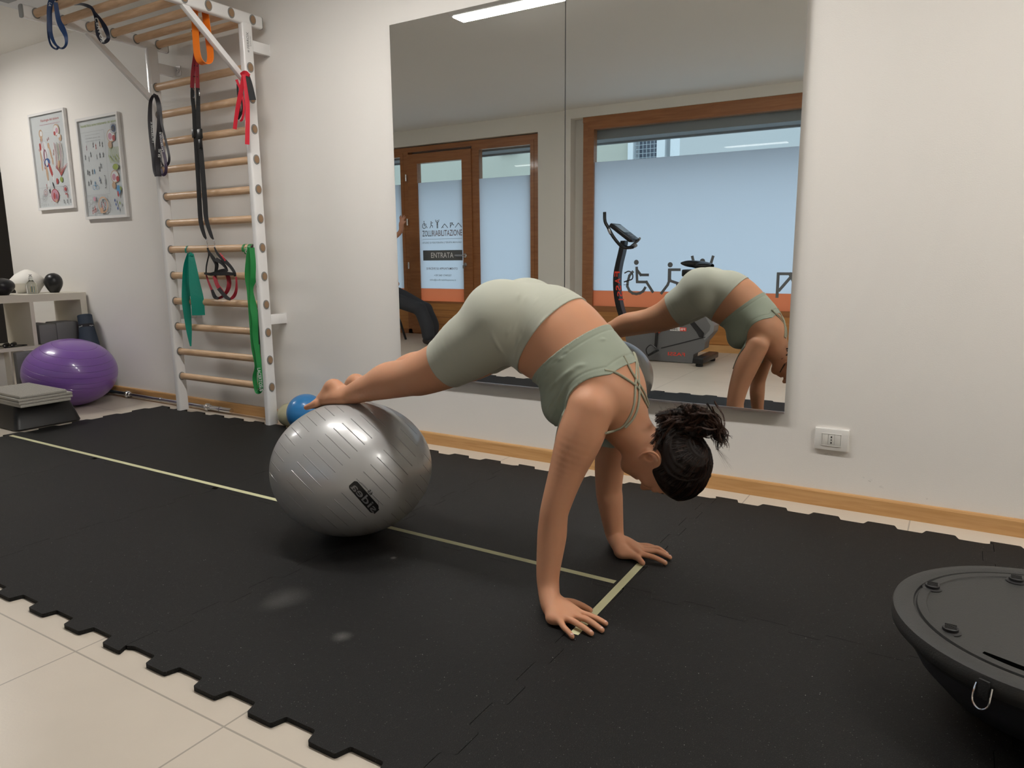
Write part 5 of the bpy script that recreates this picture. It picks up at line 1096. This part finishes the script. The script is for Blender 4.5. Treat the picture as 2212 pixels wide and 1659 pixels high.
# keep the ear free
for c in(-1,1):
    e=np.sqrt(((a_+.046)/.036)**2+((b_+.014)/.030)**2); s_hair=np.where((np.sign(c_)==c)&(np.abs(c_)>.055),np.minimum(s_hair,(e-1)*.03),s_hair)
def comb(U,so):
    q=np.stack([(U-O_)@u_,(U-O_)@f_,-(U[:,1]-YC)],1); d=q-np.array((.075,-.075,0)); ang=np.arctan2(d[:,2],d[:,1]-.6*d[:,0]); ang2=np.arctan2(q[:,2],q[:,0]+.2)
    return np.minimum(1,so/.02)*(.0011*np.sin(ang*46+3*np.sin(ang*9))+.0007*np.sin(ang*103)+.0025*np.sin(ang*11+q[:,0]*30)*.5)
hcap=clip(V,N,F,s_hair,lambda U,so:.0015+.0115*np.minimum(1,so/.03),'hair',HAIR,comb)
def HW(a,b,c=0.): return O_+a*u_+b*f_+c*np.array((0,-1.,0))
rh=np.random.default_rng(11)
def strand(mb,p0,d0,L,curl,rad,n=16,droop=.0,r0=.0011,mi=0,phase=None):
    r0=r0*.62; curl*=.8; n=min(n,12)
    d=np.array(d0,float);d/=np.linalg.norm(d); e1=np.cross(d,(.3,.2,.9));e1/=np.linalg.norm(e1);e2=np.cross(d,e1); ph=rh.uniform(0,6.28) if phase is None else phase; P=[];R=[]
    for i in range(n):
        t=i/(n-1); a=ph+curl*t*6.28; k=rad*min(1,t*3); P.append(np.array(p0)+d*L*t+e1*k*math.cos(a)+e2*k*math.sin(a)+np.array((0,0,-droop*t*t))); R.append(r0*(1-.75*t))
    mb.tube(P,R,4,mi,False)
# curls: locks of fine strands following one helical path
def fan(px,py,y=YC): return at(px,py,1,y)
def lock(mb,P0,P1,bulge,turns,rad,n=13,kids=12,spread=.0035,th=.00055,tail=0.):
    P0=np.array(P0,float);P1=np.array(P1,float); d=P1-P0;L=np.linalg.norm(d);d/=L; e1=np.cross(d,rh.normal(0,1,3));e1/=np.linalg.norm(e1);e2=np.cross(d,e1); ph=rh.uniform(0,6.28); mi=0 if rh.random()<.45 else 1; B_=np.array(bulge,float)
    C_=[]
    for i in range(n):
        t=i/(n-1); a=ph+turns*t*6.28; k=rad*min(1,t*2.5); C_.append(P0+d*L*t+B_*4*t*(1-t)+(e1*math.cos(a)+e2*math.sin(a))*k+np.array((0,0,-tail*t*t)))
    for q in range(kids):
        o=rh.normal(0,1,3); o*=spread*rh.random()**.5/np.linalg.norm(o); w=rh.normal(0,.0012,3); jit=rh.uniform(.75,1.); m=max(5,int(n*jit))
        mb.tube([C_[i]+o*(1-.45*i/n)+w*math.sin(i*1.1+q) for i in range(m)],[th*(1.15-.8*i/m) for i in range(m)],3,mi,False)
mass=MB()
for i in range(270):  # the bun: curls springing out of the crown
    th=math.radians(rh.uniform(-25,205)); rr=rh.uniform(.45,1.0); y0=YC+rh.normal(0,.024)
    R0=fan(1496+rh.normal(0,12),930+rh.normal(0,6),YC+rh.normal(0,.016)); T0=fan(1502+math.cos(th)*(58 if math.cos(th)>0 else 54)*rr,922-math.sin(th)*50*rr,y0)
    out=(RT*math.sin(th)-UP*math.cos(th))*rh.normal(0,.010); lock(mass,R0,T0,out+UP*.006,rh.uniform(.5,1.4),rh.uniform(.005,.013),14,13,.0050,.0006,.002)
for i in range(80):   # open ringlets on the upper arc
    th=math.radians(rh.uniform(20,170)); c0_=fan(1492+math.cos(th)*40,908-math.sin(th)*24,YC+rh.normal(0,.022)); lock(mass,c0_,c0_+RT*rh.normal(0,.016)+UP*rh.uniform(.0,.014),(0,0,.0),rh.uniform(.9,1.3),rh.uniform(.008,.014),16,9,.0022,.0005)
for i in range(70):   # falling tail at the far side
    a_0=fan(1530+rh.normal(0,9),905+rh.normal(0,12),YC+rh.normal(0,.018)); b_0=fan(1556+rh.normal(0,8),958+rh.normal(0,13),YC+rh.normal(0,.018)); lock(mass,a_0,b_0,RT*.010,rh.uniform(.8,1.8),rh.uniform(.004,.009),16,11,.0032,.0006)
for i in range(230):  # hair swept from the nape and the back of the head up to the bun
    s_=rh.uniform(0,1); y0=YC-.012+rh.normal(0,.032); a_0=fan(1404+s_*36+rh.normal(0,4),966-s_*18+rh.normal(0,14),y0); b_0=fan(1452+rh.uniform(0,50),918+rh.normal(0,8),YC+rh.normal(0,.02)); lock(mass,a_0,b_0,UP*rh.uniform(.006,.016)-RT*.004,rh.uniform(.3,.9),rh.uniform(.0015,.004),13,12,.0045,.0006)
for i in range(110):   # soft puff above the nape
    a_0=fan(1415+rh.uniform(0,50),905+rh.normal(0,7),YC+rh.normal(0,.03)); b_0=fan(1462+rh.uniform(0,40),898+rh.normal(0,9),YC+rh.normal(0,.025)); lock(mass,a_0,b_0,UP*rh.uniform(-.002,.007),rh.uniform(.5,1.2),rh.uniform(.002,.005),12,11,.004,.00055)
mass.build('gathered_curls',[HAIR,HAIRB],hcap)
g=MB()
for _ in range(60):
    k_=rh.uniform(0,1); g.ell(fan(1440+k_*88+rh.normal(0,4),930-8*math.sin(k_*3.1)+rh.normal(0,5),YC+rh.normal(0,.014)),(.010+.008*rh.random(),.012,.009+.008*rh.random()),10,0,(RT,(0,1,0),UP))
g.build('bun_core',HAIR,hcap)
fly=MB()
for i in range(40):
    th=math.radians(rh.uniform(10,175)); P0=fan(1478+math.cos(th)*55,912-math.sin(th)*22,YC+rh.normal(0,.03)); d=RT*math.cos(th)+UP*math.sin(th)+rh.normal(0,.5,3); strand(fly,P0,d,rh.uniform(.02,.04),rh.uniform(.3,.9),.005,12,0,.0005,1)
for i in range(14): P0=fan(1548,968,YC+rh.normal(0,.02)); P1=fan(1580+rh.normal(0,6),1003+rh.normal(0,8),YC+rh.normal(0,.02)); strand(fly,P0,P1-P0,np.linalg.norm(P1-P0),.2,.003,12,0,.0004,1)
fly.build('loose_strands',[HAIR,HAIRB],hcap)
g=MB(); hs=MB()
cand=np.where((s_hair>.001))[0]; root=HW(.06,-.085)
for k in rh.choice(cand,1300):
    p=V[k]; nn=N[k]; d=root-p; d=d-nn*(d@nn); L=np.linalg.norm(d)
    if L<.02: continue
    d/=L; lift=.0012+.0118*min(1,s_hair[k]/.03)+.0004; P=[]; LL=min(L,.05)
    q=(p-O_); rad=np.linalg.norm(q)
    for t in np.linspace(0,1,7):
        x=p+d*LL*t; v=x-O_; P.append(x+nn*lift+ (v/np.linalg.norm(v))*(rad-np.linalg.norm(v))*.9*t)
    hs.tube(P,[.0004,.0009,.001,.001,.0009,.0007,.0003],3,int(rh.random()<.25),False)
hs.build('combed_strands',[HAIR,HAIRB],hcap)
# ---------------------------------------------------------------- seated person by the entrance, reflected in the left mirror
TRO=mat('charcoal_cloth',(.032,.035,.042),.85,bump=.2,bscale=300); SHOE=mat('dark_shoe',(.02,.014,.014),.5); SHIRT=mat('pale_shirt',(.40,.42,.44),.8)
py_=-3.62
g=Grid((-6.75,-4.35,0),(-5.15,-3.0,1.9),.011)
hipz=.50
def leg(s,kx,kz,ax_,az,yy):
    g.chain([(-6.22,yy,.56,.10),(-5.95,yy,.575,.095),(kx,yy,kz,.072)],.03); g.chain([(kx,yy,kz,.072),(kx+.09,yy,kz-.18,.078),(ax_,yy,az+.02,.072)],.03)
legn=[]
tor=Grid((-6.8,-4.35,.3),(-5.1,-3.0,1.95),.011)
def pc(px,py,y): p=MI(px,py,y); return p
kn=pc(905,668,py_+.02); an=pc(925,728,py_); kx,kz=kn[0],kn[2]
leg(0,kx,kz,an[0],an[2],py_); leg(1,kx-.12,kz-.02,an[0]-.15,an[2],py_-.26)
Vt,Ft=g.mesh(); Vt=smooth(Vt,Ft,2)
tor.ell((-6.25,py_-.13,.62),(.15,.19,.14),.05); tor.ell((-6.25,py_-.13,.85),(.12,.17,.18),.06); tor.ell((-6.22,py_-.13,1.08),(.13,.20,.17),.06); tor.chain([(-6.22,py_-.13,1.2,.06),(-6.2,py_-.13,1.32,.055)],.03)
tor.ell((-6.17,py_-.13,1.43),(.095,.075,.115),.03); tor.ell((-6.08,py_-.13,1.40),(.02,.014,.022),.01); tor.ell((-6.11,py_-.13,1.35),(.05,.045,.04),.02)
hd_=pc(868,470,py_+.0); hd_=np.array((hd_[0],py_,hd_[2])); wr_=np.array((hd_[0]-.04,py_,hd_[2]-.17)); el=np.array((-6.02,py_+.03,1.05))
tor.chain([(-6.22,py_+.03,1.16,.055),tuple(el)+(.042,),tuple((el+wr_)/2)+(.036,),tuple(wr_)+(.026,),tuple(hd_+np.array((-.01,0,-.07)))+(.030,)],.02)
tor.chain([(-6.22,py_-.29,1.16,.055),(-6.15,py_-.34,.9,.042),(-5.95,py_-.28,.70,.028),(-5.88,py_-.26,.69,.03)],.02)
for i,(dx,dz,L) in enumerate(((-.022,.045,.055),(-.006,.055,.06),(.010,.052,.055),(.022,.04,.045))):
    b=hd_+np.array((dx*.8,0,-.045)); tor.chain([tuple(b)+(.0105,),tuple(b+np.array((dx*.6,-.004,L*.7)))+(.0095,),tuple(b+np.array((dx*.9+.006,-.012,L*1.25)))+(.008,)],.006,div=2)
tor.chain([tuple(hd_+np.array((.01,0,-.08)))+(.013,),tuple(hd_+np.array((.035,0,-.055)))+(.011,),tuple(hd_+np.array((.052,0,-.04)))+(.009,)],.008,div=2)
Vb,Fb=tor.mesh(); Vb=smooth(Vb,Fb,1)
p2=np_obj('person',Vb,Fb,mat('skin_pale',(.50,.25,.16),.5,sss=.1),None,(-6.2,py_-.1,0)); tagit(p2,'seated person in charcoal trousers with one hand raised, reflected in the left mirror','person')
def child(name,V,F,m): 
    o=np_obj(name,V,F,m,p2); return o
child('trousers',Vt,Ft,TRO)
Nb=normals(Vb,Fb); sb_=np.minimum(np.minimum(Vb[:,2]-.52,1.26-Vb[:,2]),np.where(np.abs(Vb[:,1]-(py_-.13))>.2,.0,.3)+(.0-(Vb[:,0]+6.08))*.0+.2); sb_=np.minimum(sb_,-6.00-Vb[:,0]+.0)
keep=(sb_[Fb]>0).all(1); F2=Fb[keep]; us=np.unique(F2); ix=-np.ones(len(Vb),int); ix[us]=range(len(us)); child('shirt',Vb[us]+Nb[us]*.006,ix[F2],SHIRT)
g=Grid((-6.5,-4.2,.0),(-5.0,-3.2,.4),.008)
for dx,yy in((0,py_),(-.15,py_-.26)):
    ax_=an[0]+dx; g.chain([(ax_-.03,yy,.055,.042),(ax_+.06,yy,.045,.040),(ax_+.15,yy,.035,.030)],.02,(0,1,0),1.1); g.chain([(ax_,yy,.13,.04),(ax_-.01,yy,.06,.04)],.02)
Vs,Fs=g.mesh(); Vs[:,2]=np.maximum(Vs[:,2],.001); child('shoes',Vs,Fs,SHOE)
q=np.linalg.norm(Vb-np.array((-6.18,py_-.13,1.44)),axis=1); sh2=np.minimum(.135-q,np.maximum(Vb[:,2]-1.47,-6.19-Vb[:,0])); keep=(sh2[Fb]>0).all(1)&(Vb[Fb][:,:,2].min(1)>1.36); F2=Fb[keep]; us=np.unique(F2); ix=-np.ones(len(Vb),int); ix[us]=range(len(us)); child('hair',Vb[us]+Nb[us]*.012,ix[F2],HAIRB)
ch=thing('folding_chair',(-6.2,py_-.13,0),'black metal chair under the seated person, its leg reflected in the left mirror','chair')
MB().box((-6.45,py_-.36,.40),(-6.0,py_+.10,.44),0,.01).build('seat',BLKP,ch); MB().box((-6.50,py_-.36,.70),(-6.46,py_+.10,.98),0,.015).build('backrest',BLKP,ch)
for yy in (py_+.08,py_-.34):
    MB().tube([(-6.48,yy,.95),(-6.46,yy,.42),(-6.42,yy,.0)],.012,8).build('leg',BLKP,ch); MB().tube([(-6.02,yy,.41),(-5.92,yy,.22),(-5.84,yy,.0)],.014,8).build('leg',BLKP,ch)
# ---------------------------------------------------------------- upright exercise bike, seen in the right mirror
yb=-3.72
def B(px,py,dy=0.): return MI(px,py,yb+dy)
bk=thing('exercise_bike',(-2.5,yb,0),'dark grey upright exercise bike in front of the big window','exercise bike')
GRB=mat('bike_grey',(.125,.127,.13),.42); GRL=mat('bike_light_grey',(.20,.205,.21),.4); REDP=mat('bike_red',(.72,.06,.035),.45); STEEL=mat('bike_steel',(.5,.5,.52),.25,1.)
def poly(mb,pts,y0,y1,mi=0):
    P=[B(*p) for p in pts]; n=len(P); Vv=[(p[0],y0,p[2]) for p in P]+[(p[0],y1,p[2]) for p in P]
    mb.add(Vv,[tuple(range(n)),tuple(range(n,2*n))]+[(i,(i+1)%n,n+(i+1)%n,n+i) for i in range(n)],mi); return mb
zf=B(1400,779)[2]
body=[(1352,700),(1372,690),(1420,686),(1470,680),(1500,676),(1518,668),(1532,676),(1547,702),(1546,716),(1528,738),(1526,752),(1503,764),(1500,783),(1366,772)]
poly(MB(),body,yb-.075,yb+.075).build('housing',GRB,bk)
poly(MB(),[(1505,676),(1520,668),(1534,677),(1548,702),(1546,715),(1527,733),(1524,727),(1538,712),(1540,702),(1528,682),(1520,677)],yb-.08,yb+.08).build('housing_trim',GRL,bk)
poly(MB(),[(1490,690),(1500,688),(1526,718),(1524,727),(1516,727),(1510,716)],yb-.082,yb+.082).build('track_slot',BLACK,bk)
g=MB(); a=B(1428,752,.078);b=B(1524,728,.078); d=(b-a)/np.linalg.norm(b-a); g.obox((a+b)/2,(d,(0,1,0),np.cross(d,(0,1,0))),(np.linalg.norm(b-a)/2,.002,.004)); g.build('trim_line',BLACK,bk)
# curved mast with handlebar and console
mp=[(1352,700,13),(1345,680,13),(1338,655,13),(1334,625,13),(1334,595,13),(1338,570,12),(1344,545,12),(1349,520,11)]
P=[tuple(B(p[0],p[1]))+(p[2]*.0023,) for p in mp]; PP=catmull(P,4)
g=MB(); W_=[p[3]*2 for p in PP]
for i in range(len(PP)-1):
    pass
Vv=[];Fv=[]
for p in PP:
    c=p[:3]; 
    for sx,sy in((-1,-1),(1,-1),(1,1),(-1,1)): Vv.append((c[0]+sx*p[3]*.9,yb+sy*.045,c[2]))
for i in range(len(PP)-1):
    for k in range(4): Fv.append((i*4+k,i*4+(k+1)%4,(i+1)*4+(k+1)%4,(i+1)*4+k))
Fv+=[(0,1,2,3),tuple(len(Vv)-4+k for k in range(4))]; g.add(Vv,Fv,0,True); mast=g.build('mast',BLKP,bk)
g=MB(); word='FASSI'; zs=[(1331,592),(1332,607),(1334,622),(1337,635),(1340,647)]
# the word runs down the mast: seen directly from behind the bike it reads normally, mirrored in the photo
for ch_,(px,py) in zip(word,zs):
    c=B(px+2,py,.047); put_text(g,ch_,c,(0,0,-1),(-1,0,0),.050 if ch_!='I' else .012,.056,0)
g.build('lettering',REDP,mast)
co=MB(); a=B(1327,485);b=B(1372,520); d=(b-a);d[1]=0;L=np.linalg.norm(d);d/=L; n=np.cross(d,(0,1,0)); n=n if n[2]>0 else -n
co.obox((a+b)/2-n*.004,(d,(0,1,0),n),(L/2,.115,.020),0,.010); con=co.build('console',BLKP,bk)
MB().obox((a+b)/2+n*.0175-d*L*.15,(d,(0,1,0),n),(L*.24,.085,.001)).build('screen',mat('lcd',(.22,.27,.29),.15),con)
g=MB()
for i in range(3): g.obox((a+b)/2+n*.0175+d*L*(.20+.09*i),(d,(0,1,0),n),(.008,.05-.01*i,.0015))
g.build('button',GRL,con)
for sd in (1,-1):
    px0=0 if sd>0 else 28
    pts=[B(1367,534,sd*.02),B(1350,535,sd*.10),B(1340,530,sd*.17),B(1325,512,sd*.20),B(1314,492,sd*.21),B(1307,478,sd*.215),B(1306,458,sd*.215)]
    o=MB().tube(catmull([tuple(p) for p in pts],5),.0155,12).build('handlebar',BLKP,bk)
    c1,c2=B(1315,495,sd*.21),B(1320,505,sd*.205); MB().tube([c1,c2],.0168,12).build('pulse_grip',STEEL,o)
MB().tube([B(1362,533,-.05),B(1378,520,-.05),B(1382,515,.0)],.012,8).tube([B(1362,535,-.03),B(1374,530,.03)],.016,10).build('clamp',GRL,bk)
MB().tube(catmull([tuple(B(*p,.02)) for p in ((1349,590),(1358,586),(1366,591),(1366,602),(1357,606),(1348,609))],4),.006,8).tube([B(1347,615,.02),B(1358,615,.02)],.003,6).build('bottle_holder',BLKP,bk)
# seat
g=Grid((-2.45,yb-.2,.75),(-1.9,yb+.2,1.05),.006)
s1=B(1480,571);s2=B(1497,570);s3=B(1522,574)
g.ell((s1[0]+.03,yb,s1[2]+.005),(.075,.035,.022),.03,5); g.ell((s2[0]+.02,yb,s2[2]),(.08,.05,.026),.04,4); g.ell((s3[0],yb,s3[2]),(.085,.115,.034),.04,2)
Vs,Fs=g.mesh(); np_obj('saddle',smooth(Vs,Fs,2),Fs,BLKP,bk)
MB().tube([B(1513,582),B(1513,640),B(1516,690)],.020,12).build('seat_post',STEEL,bk); MB().box(B(1478,582)+np.array((0,-.08,0)),B(1508,597)+np.array((0,.08,0)),0,.01).build('seat_slider',BLKP,bk)
# crank, pedal, feet
hb_=B(1420,710,.08)
MB().lathe([(.045,0),(.045,.012),(.03,.016)],hb_,24,0,((1,0,0),(0,0,1),(0,1,0))).build('crank_cover',REDP,bk)
cr=MB(); a=B(1420,708,.10);b=B(1416,752,.10); cr.tube([a,b],.014,8); o=cr.build('crank_arm',BLKP,bk)
MB().obox(B(1411,762,.16),((.75,0,.45),(0,1,0),(-.45,0,.75)),(.055,.045,.012),0,.006).tube(catmull([tuple(B(*p,.16)) for p in ((1398,766),(1396,754),(1406,745),(1418,752))],4),.006,6).build('pedal',BLKP,o)
MB().tube([B(1420,712,-.10),B(1424,670,-.10)],.014,8).build('crank_arm',BLKP,bk)
for (px,py,hw,lab) in ((1525,768,.26,'rear'),(1372,775,.20,'front')):
    c=B(px,py); c[2]=.055; q=MB().box((c[0]-.05,yb-hw,.03),(c[0]+.05,yb+hw,.085),0,.012).build('stabiliser_bar',BLKP,bk)
    for s_ in(-1,1): MB().lathe([(.03,0),(.034,.012),(.028,.04)],(c[0],yb+s_*(hw-.05),.0),16).build('foot_pad',BLACK,q)
g=MB(); put_text(g,'FASSI',B(1461,765,.0775),(-1,0,0),(0,0,1),.165,.034,0); g.build('lettering',REDP,bk)
g=MB(); c=B(1465,711,.0775); g.obox(c,((-1,0,0),(0,1,0),(0,0,1)),(.078,.0006,.017),0); g.obox(c+np.array((.048,.0006,0)),((-1,0,0),(0,1,0),(0,0,1)),(.030,.0006,.017),1)
put_text(g,'FB',c+np.array((.045,.0016,0)),(-1,0,0),(0,0,1),.045,.022,0); put_text(g,'260',c+np.array((-.035,.0016,0)),(-1,0,0),(0,0,1),.07,.022,2)
g.build('model_badge',[mat('badge_white',(.7,.7,.7),.4),REDP,BLACK],bk)
